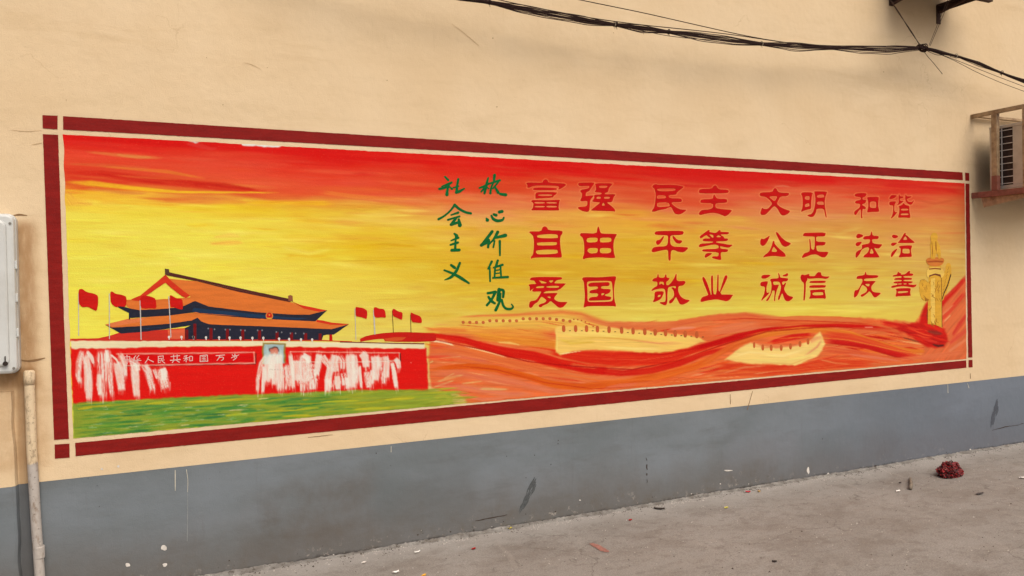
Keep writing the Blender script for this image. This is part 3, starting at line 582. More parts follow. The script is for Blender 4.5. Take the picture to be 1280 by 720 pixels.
fill([(91, 504), (225, 496.5), (290, 493.5), (384, 490.5), (440, 487.5), (515, 487.3), (535, 488.5), (553, 489), (562, 492), (566, 499), (566, 505), (540, 509), (92, 548)], (132, 148, 54), 1.0, 1, .08, -.06)
GR = [(56, 122, 58), (76, 136, 58), (98, 146, 60), (46, 112, 70), (138, 156, 58), (172, 168, 46), (128, 148, 50)]
for i in range(520):
    x = random.uniform(88, 560); f = random.random(); y = (504-(x-91)*.038)+f*((bot_y(x))-(504-(x-91)*.038))
    if x < 300: c = GR[random.choice([0, 0, 0, 1, 1, 3, 3, 2, 4] if f > .15 else [1, 4, 5, 0])]
    elif x < 410: c = GR[random.choice([0, 0, 1, 2, 4, 5, 6, 3])]
    else: c = GR[random.choice([4, 6, 6, 4, 5, 6])]
    c = np.array(c)+random.gauss(0, 5)
    stroke([(x, y, 1.5), (x+random.uniform(8, 22), y-1, 3), (x+random.uniform(24, 45), y-2.4, 1.5)], np.clip(c, 0, 255), random.uniform(.4, .85), .5, .5, taper=.25)
for i in range(70):
    x = random.uniform(90, 330); y = random.uniform(505, bot_y(x)-2)
    stroke([(x, y, .8), (x+random.uniform(5, 14), y-.8, 1.4)], (150+random.random()*60, 196, 170), random.uniform(.3, .7), .5, .5)
for (x, y, l) in [(285, 513, 26), (296, 507, 14), (322, 499, 14), (225, 532, 12)]: stroke([(x, y, 1.2), (x+l/2, y-.8, 2.4), (x+l, y-1.2, 1)], (214, 196, 150), .85, .4, .6)
for (x, y, l) in [(330, 515, 44), (400, 503, 50), (440, 512, 50), (390, 523, 40), (480, 500, 40), (250, 537, 30), (280, 520, 30), (350, 521, 40), (180, 505, 40), (230, 503, 50), (370, 512, 30), (96, 512, 20)]: stroke([(x, y, 2), (x+l/2, y-1.5, 5), (x+l, y-2.5, 2)], (196, 184, 44), .8, .35, .7)
for (x, y, l) in [(300, 515, 22), (350, 502, 30), (300, 527, 20), (330, 505, 30), (150, 515, 40), (120, 522, 30)]: stroke([(x, y, 3), (x+l/2, y-1.5, 7), (x+l, y-2.5, 3)], (52, 124, 62), .7, .35, .7)
stroke([(540, 497, 5), (556, 494, 8), (564, 500, 8), (548, 507, 6)], (176, 172, 66), .6, .5, .7)
# the slogan boards
def tube2(pts, w, c, op=.95): stroke([(x, y, w) for x, y in pts], c, op, .2, .15, taper=0)
B = lambda x, y: (140+x/6.737, 430+y/6.737)
fill([B(100, 86), B(1190, 82), B(1190, 150), B(104, 176)], (200, 8, 12), .6)
tube2([B(104, 186), B(640, 178), B(1208, 168), B(1212, 80)], 1.3, (92, 20, 20))
for q in ([B(38, 84), B(640, 78), B(1198, 70)], [B(1196, 70), B(1200, 158)], [B(104, 182), B(640, 172), B(1200, 160)], [B(50, 80), B(100, 182)]): tube2(q, 1.9, (226, 160, 150), .9)
C5 = lambda x, y: (290+x/5.333, 400+y/5.333)
for q in ([C5(388, 210), C5(800, 216), C5(1118, 220)], [C5(1114, 222), C5(1114, 274)], [C5(400, 280), C5(800, 282), C5(1116, 272)], [C5(388, 210), C5(404, 280)]): tube2(q, 1.5, (226, 170, 160), .85)
tube2([C5(1122, 222), C5(1122, 276)], .9, (70, 16, 16), .9); tube2([C5(400, 286), C5(900, 286), C5(1000, 284)], .7, (130, 30, 26), .7)
# portrait board with a head mostly painted over
fill([C5(203, 152), C5(358, 155), C5(357, 285), C5(203, 292)], (140, 116, 52), .6); fill([C5(214, 162), C5(348, 164), C5(346, 288), C5(214, 292)], (160, 182, 196), .8)
stroke([(*C5(230, 175), 4), (*C5(240, 240), 5)], (188, 200, 206), .6, .4, .8)
fill([C5(246, 196), C5(252, 186), C5(280, 178), C5(306, 184), C5(314, 198), C5(314, 212), C5(246, 212)], (52, 34, 34), .8)
fill([C5(250, 200), C5(258, 190), C5(282, 186), C5(304, 192), C5(310, 206), C5(308, 230), C5(254, 230)], (196, 118, 104), .8)
# dry white brush-overs
WH = (232, 226, 226)
def dryw(z, pts, w, den=.35): 
    pts = [(*z(p[0], p[1]), w*k*1.16) for p, k in zip(pts, ([.8, 1.0, .9, .6] if len(pts) == 4 else [.85, 1, .7] if len(pts) == 3 else [.95, .8]))]
    stroke(pts, WH, .98, den, .35, fx=.06, fs=1.6, taper=.10)
    (x, y, ww) = pts[-1]
    for k in range(int(ww)+1):
        ox = random.uniform(-ww/2, ww/2); stroke([(x+ox, y-10, .9), (x+ox, y+random.uniform(1, 7), .5)], WH, .55, .6, .5)
for p, w, d in [([(182, 115), (165, 180), (160, 250), (170, 300)], 8, .5), ([(205, 122), (228, 150), (243, 190)], 5, .2), ([(200, 130), (212, 240), (215, 330), (218, 385)], 11, .25), ([(285, 112), (285, 160), (290, 250), (292, 380)], 14, .7),
                ([(272, 240), (270, 300), (275, 360)], 7, .25), ([(318, 112), (325, 180), (330, 260), (338, 370)], 8, .5), ([(310, 112), (312, 180)], 5, .1), ([(330, 140), (360, 165), (375, 190)], 2.5, .1), ([(365, 175), (378, 230), (392, 335)], 13, .3), ([(385, 135), (405, 180), (412, 260)], 6, .3),
                ([(425, 165), (470, 190), (478, 230)], 8, .5), ([(455, 180), (462, 250), (470, 368)], 11, .25), ([(505, 190), (530, 230), (555, 335)], 10, .55), ([(595, 212), (608, 260), (622, 325)], 15, .7), ([(605, 210), (615, 235), (612, 280)], 9, .15), ([(560, 215), (580, 270)], 5, .8)]:
    dryw(Z6, p, w, d)
for p, w, d in [([(235, 228), (195, 290), (172, 400), (170, 485)], 6, .4), ([(215, 300), (210, 400), (205, 490)], 5, .1), ([(275, 228), (240, 290), (235, 420)], 10, .2), ([(300, 220), (265, 290), (262, 400)], 10, .15), ([(320, 216), (318, 350), (318, 480)], 8, .2), ([(285, 250), (285, 350), (282, 440)], 9, .35), ([(345, 300), (350, 400), (350, 470)], 9, .8),
                ([(365, 290), (375, 360), (384, 450)], 6, .6), ([(388, 222), (400, 330), (410, 465)], 6, .2), ([(432, 265), (425, 330), (430, 410)], 14, .3), ([(490, 232), (480, 300), (490, 420)], 17, .4), ([(470, 230), (505, 250), (515, 290)], 7, .1), ([(440, 380), (470, 420), (470, 480)], 9, .85), ([(520, 320), (530, 400), (530, 470)], 18, .9),
                ([(582, 222), (572, 300), (562, 375)], 9, .15), ([(600, 235), (620, 270), (650, 310)], 9, .55), ([(655, 300), (640, 400), (638, 485)], 10, .25), ([(540, 290), (520, 340)], 6, .8), ([(690, 228), (680, 280), (690, 350)], 12, .3), ([(715, 238), (735, 270), (738, 330)], 9, .7), ([(700, 370), (703, 420), (708, 465)], 8, .2),
                ([(735, 350), (745, 400), (750, 440)], 12, .9), ([(785, 220), (790, 300), (800, 460)], 13, .2), ([(815, 225), (822, 330), (825, 430)], 9, .5), ([(765, 380), (770, 460)], 6, .3), ([(858, 218), (885, 245), (895, 320)], 11, .2), ([(850, 300), (855, 380), (862, 460)], 4, .1), ([(895, 340), (905, 400), (912, 455)], 9, .5), ([(840, 330), (815, 400)], 7, .6),
                ([(950, 232), (960, 300), (955, 410)], 13, .25), ([(985, 245), (985, 310)], 8, .5), ([(1020, 235), (1030, 280), (1030, 390)], 9, .3), ([(1000, 300), (1010, 430)], 8, .85), ([(1065, 278), (1080, 350), (1095, 460)], 6, .1), ([(1085, 255), (1105, 280), (1115, 325)], 7, .4), ([(940, 330), (930, 430)], 8, .9), ([(640, 400), (665, 450)], 7, .6)]:
    dryw(C5, p, w, d)
tube2([(400, 452), (540, 452)], .01, WH, 0)
for x0_, x1_ in ((C5(250, 330)[0], C5(355, 330)[0]), (C5(990, 270)[0], C5(1100, 270)[0])):
    y_ = C5(0, 330)[1] if x0_ < 360 else C5(0, 272)[1]
    for k in range(0, 12, 2):
        x_ = x0_+(x1_-x0_)*k/12.; stroke([(x_, y_, .8), (x_+random.uniform(.6, 1.6), y_+random.uniform(-.4, .4), .8)], (130, 100, 92), .5, .3, .4, taper=0)
stroke([(513, 453, 1), (513.8, 453.4, 1)], (240, 230, 225), .9, 0, .2, taper=0)
# white flag staffs and the pale paper scar at the top edge
fill([(234, 176), (240, 174), (250, 177.5), (244, 179)], (214, 214, 216), .7, .9); fill([(300, 177.6), (330, 178.4), (354, 181.4), (347, 185), (320, 183), (302, 181.5)], (220, 224, 230), .7)

# ------------------------------------------------------------------ lettering outlines (closed shapes in drawing units)
def SC(ox, oy, s): return lambda P: [(ox+x/s, oy+y/s) for x, y in P]
def fr(o, s):
    ox, oy = o; return SC(ox, oy, s)
CH = []   # (reading, meaning, transform, [(outer, [holes])...])
T = fr((655, 220), 10.667)
CH.append(('fu meaning wealth', T, [([(25,95),(60,85),(245,92),(250,65),(280,42),(310,50),(325,92),(530,98),(558,112),(548,135),(470,180),(455,178),(470,140),(400,130),(200,125),(110,135),(80,155),(40,158),(45,120)], []),
 ([(125,160),(210,152),(420,160),(440,170),(425,190),(130,190),(118,178)], []),
 ([(150,225),(200,213),(440,215),(430,240),(395,265),(380,290),(170,300),(150,308)], [[(190,245),(380,245),(365,268),(190,265)]]),
 ([(95,330),(120,318),(300,325),(460,316),(480,320),(468,345),(458,420),(470,450),(455,462),(130,458),(100,460),(97,445),(118,425),(125,370),(115,350),(98,348)], [[(140,345),(275,348),(275,366),(140,368)],[(300,345),(435,350),(432,368),(300,366)],[(140,400),(275,400),(275,417),(140,419)],[(298,397),(435,400),(436,419),(300,419)]])]))
CH.append(('qiang meaning strong', T, [([(720,100),(745,88),(938,86),(930,110),(880,180),(870,200),(825,220),(820,270),(850,262),(928,258),(925,268),(880,320),(875,400),(868,470),(830,482),(760,462),(710,425),(730,412),(830,405),(845,370),(840,330),(760,340),(745,325),(770,280),(770,225),(748,215),(752,185),(860,165),(870,140),(860,132),(740,137),(722,120)], []),
 ([(945,95),(1185,97),(1165,125),(1130,160),(1120,215),(1080,225),(1075,245),(1215,240),(1215,260),(1195,275),(1175,350),(1110,350),(1110,360),(1165,400),(1215,450),(1212,478),(1190,470),(900,462),(890,455),(945,410),(1010,360),(1005,352),(920,345),(905,335),(925,310),(935,290),(932,270),(935,250),(1030,245),(1032,222),(945,218),(940,205),(960,185),(955,140)], [[(1000,130),(1115,130),(1095,160),(1000,158)],[(975,275),(1020,277),(1020,303),(960,303)],[(1068,278),(1145,278),(1138,303),(1065,303)],[(1055,350),(1080,393),(1033,395)]])]))
T = fr((655, 278), 10.667)
CH.append(('zi first half of the word for freedom', T, [([(65,130),(85,118),(225,120),(245,65),(275,50),(305,65),(325,105),(510,108),(512,150),(485,180),(478,260),(490,370),(503,440),(500,468),(440,470),(280,465),(115,472),(95,490),(88,462),(118,430),(130,330),(130,240),(118,180),(95,155)], [[(170,170),(330,155),(435,160),(450,180),(448,212),(180,208)],[(172,268),(430,262),(440,280),(425,305),(190,308),(172,295)],[(160,375),(280,362),(430,363),(450,380),(445,415),(300,425),(180,425),(158,400)]])]))
CH.append(('you second half of the word for freedom', T, [([(745,155),(765,140),(965,150),(975,80),(990,48),(1003,85),(1020,140),(1050,150),(1230,152),(1235,165),(1200,230),(1190,300),(1195,400),(1215,460),(1205,478),(1000,465),(830,475),(790,495),(780,470),(800,420),(802,330),(795,250),(775,195),(748,182)], [[(850,205),(975,202),(982,230),(970,262),(850,270),(830,240)],[(1015,205),(1150,202),(1165,225),(1155,262),(1020,268),(1010,240)],[(862,342),(975,340),(985,370),(970,408),(880,415),(840,380)],[(1015,342),(1145,342),(1165,370),(1145,410),(1020,412),(1008,380)]])]))
T = fr((655, 338), 10.667)
CH.append(('ai meaning love', T, [([(75,115),(100,92),(230,85),(480,88),(510,98),(500,120),(430,132),(400,168),(420,172),(555,172),(550,185),(510,225),(480,250),(462,255),(440,272),(300,275),(262,295),(262,305),(445,298),(440,318),(410,350),(400,375),(420,400),(470,420),(580,420),(565,440),(520,490),(480,500),(450,490),(400,445),(350,405),(320,440),(250,470),(230,490),(205,490),(190,470),(210,450),(275,430),(300,400),(265,370),(235,350),(215,370),(185,420),(130,455),(110,490),(80,502),(62,480),(75,410),(150,400),(180,370),(210,320),(230,285),(215,280),(115,285),(105,265),(130,240),(100,255),(85,275),(75,270),(75,215),(55,195),(80,183),(165,180),(150,165),(135,135),(85,132)], [[(190,135),(230,138),(265,150),(300,160),(290,172),(220,172),(225,155)],[(325,135),(395,132),(370,160),(350,162)],[(160,222),(185,212),(270,208),(262,232),(160,236)],[(300,210),(465,205),(460,232),(300,230)],[(305,350),(350,348),(352,370),(330,368)]])]))
CH.append(('guo meaning country', T, [([(770,115),(790,88),(1000,92),(1180,78),(1225,80),(1225,110),(1210,160),(1195,260),(1205,400),(1225,460),(1222,485),(1190,475),(850,475),(800,495),(790,490),(805,420),(810,330),(800,200),(795,150)], [[(835,160),(870,142),(1140,138),(1170,155),(1180,250),(1188,380),(1165,415),(1000,420),(865,422),(845,400),(845,280)]]),
 ([(850,190),(880,162),(1050,158),(1130,155),(1142,180),(1130,210),(1030,210),(1025,245),(1150,248),(1155,270),(1135,305),(1075,322),(1085,340),(1160,352),(1162,375),(1140,397),(960,402),(862,405),(862,378),(890,355),(980,350),(990,305),(880,305),(868,288),(890,262),(980,248),(985,213),(865,220)], [[(1030,306),(1072,304),(1058,326),(1030,335)]])]))
T = fr((808, 225), 11.13)
CH.append(('min first half of the word for democracy', T, [([(80,90),(100,62),(140,58),(160,68),(380,65),(518,90),(505,110),(450,150),(420,180),(412,205),(300,212),(325,255),(470,255),(492,275),(490,300),(465,308),(340,310),(370,350),(420,385),(480,412),(555,412),(540,435),(480,475),(430,480),(395,470),(370,430),(345,378),(320,378),(260,405),(170,420),(120,440),(70,442),(75,425),(105,385),(120,310),(130,200),(110,120),(85,105)], [[(145,122),(300,118),(405,120),(395,150),(240,158),(155,150)],[(145,215),(255,213),(278,252),(160,260),(145,255)],[(150,315),(300,310),(330,362),(280,370),(155,378),(145,350)]])]))
CH.append(('zhu second half of the word for democracy', T, [([(725,160),(745,125),(905,122),(930,85),(955,72),(975,85),(1000,130),(1130,135),(1145,160),(1125,185),(740,188)], []),
 ([(745,300),(765,268),(920,265),(930,215),(940,195),(960,230),(985,262),(1110,262),(1125,290),(1110,318),(970,322),(955,350),(965,390),(1050,405),(1190,415),(1175,445),(1130,490),(1090,508),(1050,490),(990,465),(920,455),(830,468),(745,490),(722,470),(750,430),(780,415),(870,410),(925,385),(925,325),(755,320)], [])]))
T = fr((808, 282), 11.13)
CH.append(('ping meaning level', T, [([(108,105),(135,78),(250,72),(500,72),(520,95),(500,130),(350,135),(330,150),(330,255),(370,292),(470,295),(585,303),(560,340),(510,375),(450,368),(380,340),(350,345),(338,375),(335,480),(320,490),(303,475),(300,350),(280,335),(210,345),(90,375),(65,355),(90,305),(140,292),(265,288),(295,255),(300,150),(285,135),(125,130)], []),
 ([(240,145),(240,165),(215,215),(180,262),(150,270),(128,240),(140,205),(190,195),(225,150)], []), ([(360,145),(380,145),(430,200),(490,205),(498,220),(470,252),(420,248),(385,210),(362,170)], [])]))
CH.append(('deng meaning equal', T, [([(735,150),(825,85),(865,58),(880,70),(870,88),(945,102),(970,98),(1015,58),(1030,70),(1028,88),(1135,88),(1148,100),(1135,122),(1040,122),(1030,130),(1075,155),(1080,178),(1135,180),(1130,205),(1100,218),(975,220),(965,235),(1060,248),(1140,265),(1200,265),(1170,295),(1140,310),(1040,290),(1020,290),(1030,322),(1135,328),(1130,360),(1100,370),(1045,368),(1030,390),(1040,460),(1035,478),(990,475),(905,450),(920,425),(1000,428),(1005,370),(790,362),(770,348),(790,328),(1000,322),(1005,280),(950,262),(880,272),(740,303),(722,285),(750,250),(860,245),(925,235),(925,222),(785,218),(778,200),(800,178),(895,178),(850,150),(830,130),(750,185)], [[(870,122),(925,128),(932,162),(915,168),(892,145)],[(1000,130),(1045,160),(965,162)]]),
 ([(820,395),(850,380),(915,382),(890,410),(820,450),(805,435)], [])]))
T = fr((808, 337), 11.13)
CH.append(('jing first half of the word for dedication', T, [([(78,150),(100,120),(145,112),(155,60),(165,62),(172,112),(250,112),(260,68),(275,68),(280,112),(325,115),(300,158),(275,165),(275,215),(310,215),(350,170),(390,110),(405,62),(420,62),(415,140),(440,160),(530,155),(545,180),(510,222),(455,228),(440,250),(440,300),(470,370),(530,412),(610,425),(560,465),(500,490),(460,480),(430,420),(408,375),(380,430),(350,465),(315,475),(312,435),(370,390),(385,350),(375,290),(340,250),(370,245),(405,265),(408,228),(340,235),(300,250),(290,330),(290,440),(280,485),(255,500),(180,465),(190,452),(250,450),(265,430),(265,340),(255,270),(200,262),(110,280),(70,300),(68,280),(110,245),(150,225),(150,168),(85,165)], [[(175,170),(235,168),(245,215),(225,208),(205,190),(180,215)]]),
 ([(110,315),(150,300),(235,300),(240,330),(200,410),(150,435),(95,455),(90,440),(110,400)], [[(160,355),(200,350),(190,375),(155,385)]])]))
CH.append(('ye second half of the word for dedication', T, [([(775,110),(795,98),(830,150),(890,320),(892,348),(905,350),(900,300),(895,100),(912,78),(925,90),(925,340),(975,345),(985,80),(995,65),(1003,80),(1000,345),(1210,347),(1190,370),(1160,420),(1110,443),(1060,430),(970,412),(850,430),(755,453),(748,425),(775,380),(860,355),(850,330),(780,150)], []), ([(1012,332),(1025,280),(1085,90),(1110,75),(1128,95),(1110,150),(1026,325)], [])]))
T = fr((943, 230), 12.8)
CH.append(('wen first half of the word for civility', T, [([(78,165),(100,135),(285,128),(305,80),(330,62),(355,80),(375,125),(430,140),(535,140),(560,158),(520,195),(415,200),(385,250),(355,315),(400,360),(480,400),(575,432),(540,475),(480,505),(430,500),(400,460),(370,400),(325,355),(290,370),(220,450),(170,495),(110,498),(88,465),(120,375),(150,400),(210,398),(250,355),(285,315),(240,255),(175,205),(90,195)], [[(230,205),(300,195),(370,200),(322,280),(270,240)]])]))
CH.append(('ming second half of the word for civility', T, [([(740,155),(770,130),(935,133),(915,190),(905,300),(905,400),(850,410),(780,430),(748,450),(745,430),(765,380),(770,300),(765,200)], [[(805,200),(880,195),(880,240),(865,255),(805,245)],[(808,325),(870,305),(880,345),(860,360),(805,370)]]),
 ([(955,125),(960,115),(1160,120),(1155,150),(1130,210),(1120,320),(1135,420),(1155,535),(1140,538),(1125,480),(1110,395),(990,395),(985,450),(950,520),(900,532),(840,508),(860,490),(910,480),(945,430),(965,350),(975,250),(965,170)], [[(1000,180),(1100,165),(1115,200),(1105,215),(1000,218)],[(1000,285),(1100,280),(1108,325),(1100,332),(1000,328)]])]))
T = fr((943, 285), 12.8)
CH.append(('gong meaning fair', T, [([(240,120),(240,140),(205,220),(160,280),(120,288),(90,260),(90,200),(110,165),(140,180),(190,155)], []), ([(333,70),(365,65),(430,150),(500,210),(590,245),(545,285),(490,305),(440,280),(390,190)], []),
 ([(290,220),(300,205),(318,210),(315,245),(380,320),(480,400),(500,445),(490,460),(430,462),(310,445),(180,460),(135,475),(150,440),(230,380),(270,300)], [[(305,295),(325,320),(360,360),(350,382),(290,382),(270,370)]])]))
CH.append(('zheng meaning upright', T, [([(770,115),(795,78),(870,75),(1140,70),(1130,120),(1115,135),(1000,135),(985,150),(985,218),(1130,222),(1138,240),(1115,280),(995,280),(985,300),(1000,370),(1060,380),(1185,380),(1170,420),(1130,470),(1080,472),(1040,450),(980,420),(900,430),(830,460),(760,480),(755,465),(790,405),(870,380),(885,340),(875,180),(880,168),(895,200),(905,330),(935,350),(960,330),(965,150),(955,137),(785,133)], [])]))
T = fr((943, 336), 12.8)
CH.append(('cheng meaning honest', T, [([(105,130),(130,95),(262,95),(230,130),(170,160),(115,155)], []), ([(88,240),(110,208),(215,195),(210,230),(190,290),(190,385),(238,375),(220,410),(150,475),(108,515),(110,490),(150,410),(165,340),(165,285),(100,278)], []),
 ([(245,180),(265,158),(380,152),(385,120),(375,75),(385,65),(405,110),(410,142),(530,150),(538,170),(520,200),(445,205),(440,240),(460,260),(490,220),(505,225),(495,260),(470,320),(490,370),(540,430),(625,452),(590,495),(545,522),(500,515),(470,470),(445,385),(420,430),(400,490),(375,502),(375,460),(410,370),(425,290),(410,230),(385,205),(300,205),(295,225),(310,260),(390,250),(385,275),(350,360),(330,450),(330,515),(310,515),(320,400),(325,350),(285,345),(270,400),(225,500),(190,520),(185,495),(230,440),(262,380),(272,290),(268,215)], []),
 ([(445,105),(500,85),(520,65),(540,85),(530,115),(500,122),(455,120)], [])]))
CH.append(('xin meaning trust', T, [([(732,130),(750,92),(780,92),(800,100),(880,78),(870,115),(960,118),(990,75),(1020,50),(1065,58),(1065,90),(1085,115),(1150,125),(1205,120),(1170,155),(1130,162),(1090,155),(1000,150),(870,162),(845,150),(845,180),(820,215),(820,300),(805,500),(785,510),(780,490),(790,350),(790,225),(755,200),(738,165)], []),
 ([(875,215),(900,192),(1135,188),(1140,205),(1125,228),(885,228)], []), ([(870,290),(895,262),(1140,258),(1138,290),(1120,302),(880,305)], []),
 ([(885,350),(900,338),(1125,325),(1125,370),(1140,450),(1140,470),(1120,482),(1110,472),(890,475),(878,485),(875,465),(892,430),(895,380)], [[(925,380),(1085,373),(1100,395),(1095,420),(930,425)]])]))
T = fr((1060, 235), 14.222)
CH.append(('he first half of the word for harmony', T, [([(112,125),(135,98),(250,85),(325,95),(325,125),(295,160),(255,165),(252,205),(318,210),(322,240),(290,280),(255,285),(250,305),(300,330),(315,350),(305,380),(265,370),(255,385),(245,480),(255,535),(235,540),(225,520),(228,385),(200,385),(160,450),(130,487),(105,465),(108,420),(150,385),(200,350),(215,300),(200,280),(130,275),(118,255),(140,225),(225,210),(228,165),(125,150)], []),
 ([(335,175),(350,158),(545,155),(540,200),(530,320),(550,390),(548,425),(430,425),(350,435),(335,430),(340,400),(360,320),(350,220)], [[(385,260),(410,240),(480,240),(498,260),(500,340),(480,355),(405,352),(385,335)]])]))
CH.append(('xie second half of the word for harmony', T, [([(728,180),(770,120),(870,130),(840,170),(770,200),(735,195)], []), ([(728,265),(745,240),(850,235),(845,260),(820,310),(820,400),(835,430),(880,428),(850,460),(810,510),(765,545),(755,540),(785,480),(800,400),(800,310),(750,310),(730,290)], []),
 ([(898,115),(910,110),(920,150),(985,150),(975,180),(920,185),(918,225),(990,230),(960,260),(910,290),(875,310),(870,298),(900,260),(895,180)], []), ([(1015,120),(1028,115),(1040,150),(1130,145),(1115,170),(1040,195),(1060,240),(1100,250),(1135,245),(1165,215),(1168,235),(1130,295),(1090,298),(1040,265),(1015,220)], []),
 ([(888,330),(960,300),(975,270),(995,272),(1010,300),(1090,318),(1085,400),(1105,500),(1105,535),(1000,525),(890,530),(888,510),(905,450),(912,350)], [[(940,370),(1065,368),(1068,398),(940,400)],[(935,455),(1070,452),(1072,480),(935,485)]])]))
T = fr((1060, 285), 14.222)
CH.append(('fa first half of the phrase rule of law', T, [([(140,150),(160,110),(190,100),(262,122),(268,145),(240,165),(180,185),(150,175)], []), ([(130,280),(160,250),(240,243),(240,260),(200,315),(150,325),(132,300)], []),
 ([(275,165),(295,145),(390,138),(405,80),(415,55),(425,80),(435,135),(530,140),(548,162),(525,200),(430,200),(425,225),(440,270),(520,285),(610,290),(590,320),(550,365),(500,365),(460,348),(480,390),(555,510),(555,525),(270,525),(270,510),(290,480),(345,440),(375,375),(360,340),(300,350),(240,385),(200,470),(150,530),(130,520),(135,440),(170,405),(240,375),(245,330),(240,305),(280,290),(370,275),(390,230),(385,200),(275,205),(262,180)], [[(405,372),(425,372),(450,430),(445,455),(380,452)]])]))
CH.append(('zhi second half of the phrase rule of law', T, [([(770,150),(800,115),(870,130),(892,155),(860,180),(810,185)], []), ([(758,290),(775,262),(850,258),(870,266),(850,290),(800,322),(765,310)], []), ([(755,500),(770,440),(820,390),(880,360),(860,400),(800,490),(770,525)], []),
 ([(880,260),(940,190),(990,100),(1010,85),(1025,90),(1020,130),(1045,130),(1100,185),(1170,240),(1182,265),(1100,268),(890,268)], [[(1015,140),(1050,195),(1040,210),(970,212)]]),
 ([(895,340),(920,315),(1130,305),(1135,330),(1110,400),(1130,480),(1130,515),(1000,515),(900,525),(900,505),(930,450),(935,370),(920,355)], [[(965,380),(990,368),(1090,372),(1095,440),(1080,452),(965,450)]])]))
T = fr((1060, 335), 14.222)
CH.append(('you meaning friendly', T, [([(145,180),(165,140),(290,125),(300,80),(310,65),(320,90),(325,122),(545,128),(520,175),(400,185),(290,190),(275,232),(490,228),(480,250),(440,290),(410,330),(415,390),(450,430),(585,440),(560,475),(490,525),(450,515),(410,445),(375,410),(340,450),(260,510),(230,510),(220,480),(260,460),(310,435),(340,390),(325,345),(290,320),(250,295),(215,365),(170,480),(125,525),(100,520),(105,440),(120,395),(170,390),(200,345),(250,250),(255,190),(155,195)], [[(295,286),(385,280),(375,320),(350,328),(320,308)]])]))
CH.append(('shan meaning kind', T, [([(785,145),(810,125),(865,118),(880,75),(895,65),(910,85),(940,95),(935,118),(1010,112),(1060,65),(1085,50),(1105,60),(1090,95),(1150,100),(1160,120),(1130,142),(985,145),(985,170),(1130,175),(1135,200),(1110,210),(985,212),(985,232),(1135,235),(1150,250),(1125,270),(1070,275),(1075,290),(1160,300),(1220,290),(1200,330),(1150,350),(1080,335),(980,325),(860,335),(790,355),(758,345),(780,315),(870,300),(880,275),(815,272),(802,258),(830,240),(950,235),(950,212),(820,212),(815,200),(840,178),(950,172),(950,145),(860,148),(800,155)], [[(888,278),(950,275),(950,290),(888,293)],[(985,275),(1040,275),(1035,290),(985,290)]]),
 ([(840,372),(900,360),(1105,355),(1112,380),(1100,430),(1110,480),(1110,495),(900,500),(845,510),(840,490),(855,450),(858,400)], [[(880,415),(1060,410),(1068,432),(900,450),(882,440)]])]))
# light rim of bare paint round the red characters
for (nm, T, sh) in CH:
    for outer, holes in sh:
        P = np.array(T(outer)); i0, i1 = int((P[:, 1].min()-4-CY0)*S), int((P[:, 1].max()+4-CY0)*S); j0, j1 = int((P[:, 0].min()-4-CX0)*S), int((P[:, 0].max()+4-CX0)*S)
        X = PX[i0:i1, j0:j1]; Y = PY[i0:i1, j0:j1]; d = polydist(X, Y, T(outer))
        for h in holes: d = np.minimum(d, polydist(X, Y, T(h)))
        al = np.clip(1.5-d, 0, 1)[..., None]*.42
        img[i0:i1, j0:j1] = img[i0:i1, j0:j1]*(1-al)+np.array((236, 160, 104), np.float32)*al

# flags' light rims are part of the picture too; now bake to the mesh
Xl, Xr = float(W(79, 200)[0]), float(W(1206, 300)[0])
corners = {k: W(*k) for k in ((79, 168), (1205.5, 229), (91.5, 548), (1208, 448.5))}
TL, TR, BL, BR = (corners[k] for k in ((79, 168), (1205.5, 229), (91.5, 548), (1208, 448.5)))
nu, nv = 1240, 400
pu = np.linspace(0, 1, nu)                     # even steps as drawn, so the fine work is equally fine
pxu = 79+(1205.5-79)*pu
xw = W(pxu, top_y(pxu))[:, 0]; uu = (xw-TL[0])/(TR[0]-TL[0])
v_ = np.linspace(0, 1, nv)
U, V = np.meshgrid(uu, v_)
PT = (1-V)[..., None]*((1-U)[..., None]*TL+U[..., None]*TR)+V[..., None]*((1-U)[..., None]*BL+U[..., None]*BR)
# hand-brushed uneven edges
jit = np.array([mnoise.noise(Vector((x*9, 0, 3)))*.003+mnoise.noise(Vector((x*40, 0, 3)))*.0015 for x in xw])
PT[0, :, 2] += jit; PT[-1, :, 2] += jit[::-1]
jz = np.array([mnoise.noise(Vector((z*12, 7, 3)))*.004 for z in PT[:, 0, 2]]); PT[:, 0, 0] += jz; PT[:, -1, 0] += jz[::-1]
PT[..., 1] = -.0015
qx, qy = to_px(PT[..., 0], PT[..., 2])
fxi = np.clip((qx-CX0)*S, 0, CWp-2); fyi = np.clip((qy-CY0)*S, 0, CHp-2)
ix = fxi.astype(int); iy = fyi.astype(int); ax = (fxi-ix)[..., None]; ay = (fyi-iy)[..., None]
sm = (img[iy, ix]*(1-ax)+img[iy, ix+1]*ax)*(1-ay)+(img[iy+1, ix]*(1-ax)+img[iy+1, ix+1]*ax)*ay
yel = np.clip((sm[..., 1]-130)/50, 0, 1)*np.clip((200-sm[..., 2])/60, 0, 1)*np.clip((sm[..., 0]-180)/20, 0, 1); sm = sm*(1+yel[..., None]*np.array([.035, .082, .05]))
gray = sm.mean(-1, keepdims=True); sm = gray+(sm-gray)*1.07
colr = s2l(np.clip(sm*PAINT_K*np.array([1.03, 1.04, .98]), 0, 255)).reshape(-1, 3)
me = bpy.data.meshes.new('mural')
idx = np.arange(nu*nv).reshape(nv, nu)
q = np.stack([idx[:-1, :-1], idx[1:, :-1], idx[1:, 1:], idx[:-1, 1:]], -1).reshape(-1, 4)
me.vertices.add(nu*nv); me.vertices.foreach_set('co', (PT.reshape(-1, 3)-np.array([3.0, 0, 0])).astype(np.float32).ravel())
me.loops.add(q.size); me.loops.foreach_set('vertex_index', q.ravel().astype(np.int32))
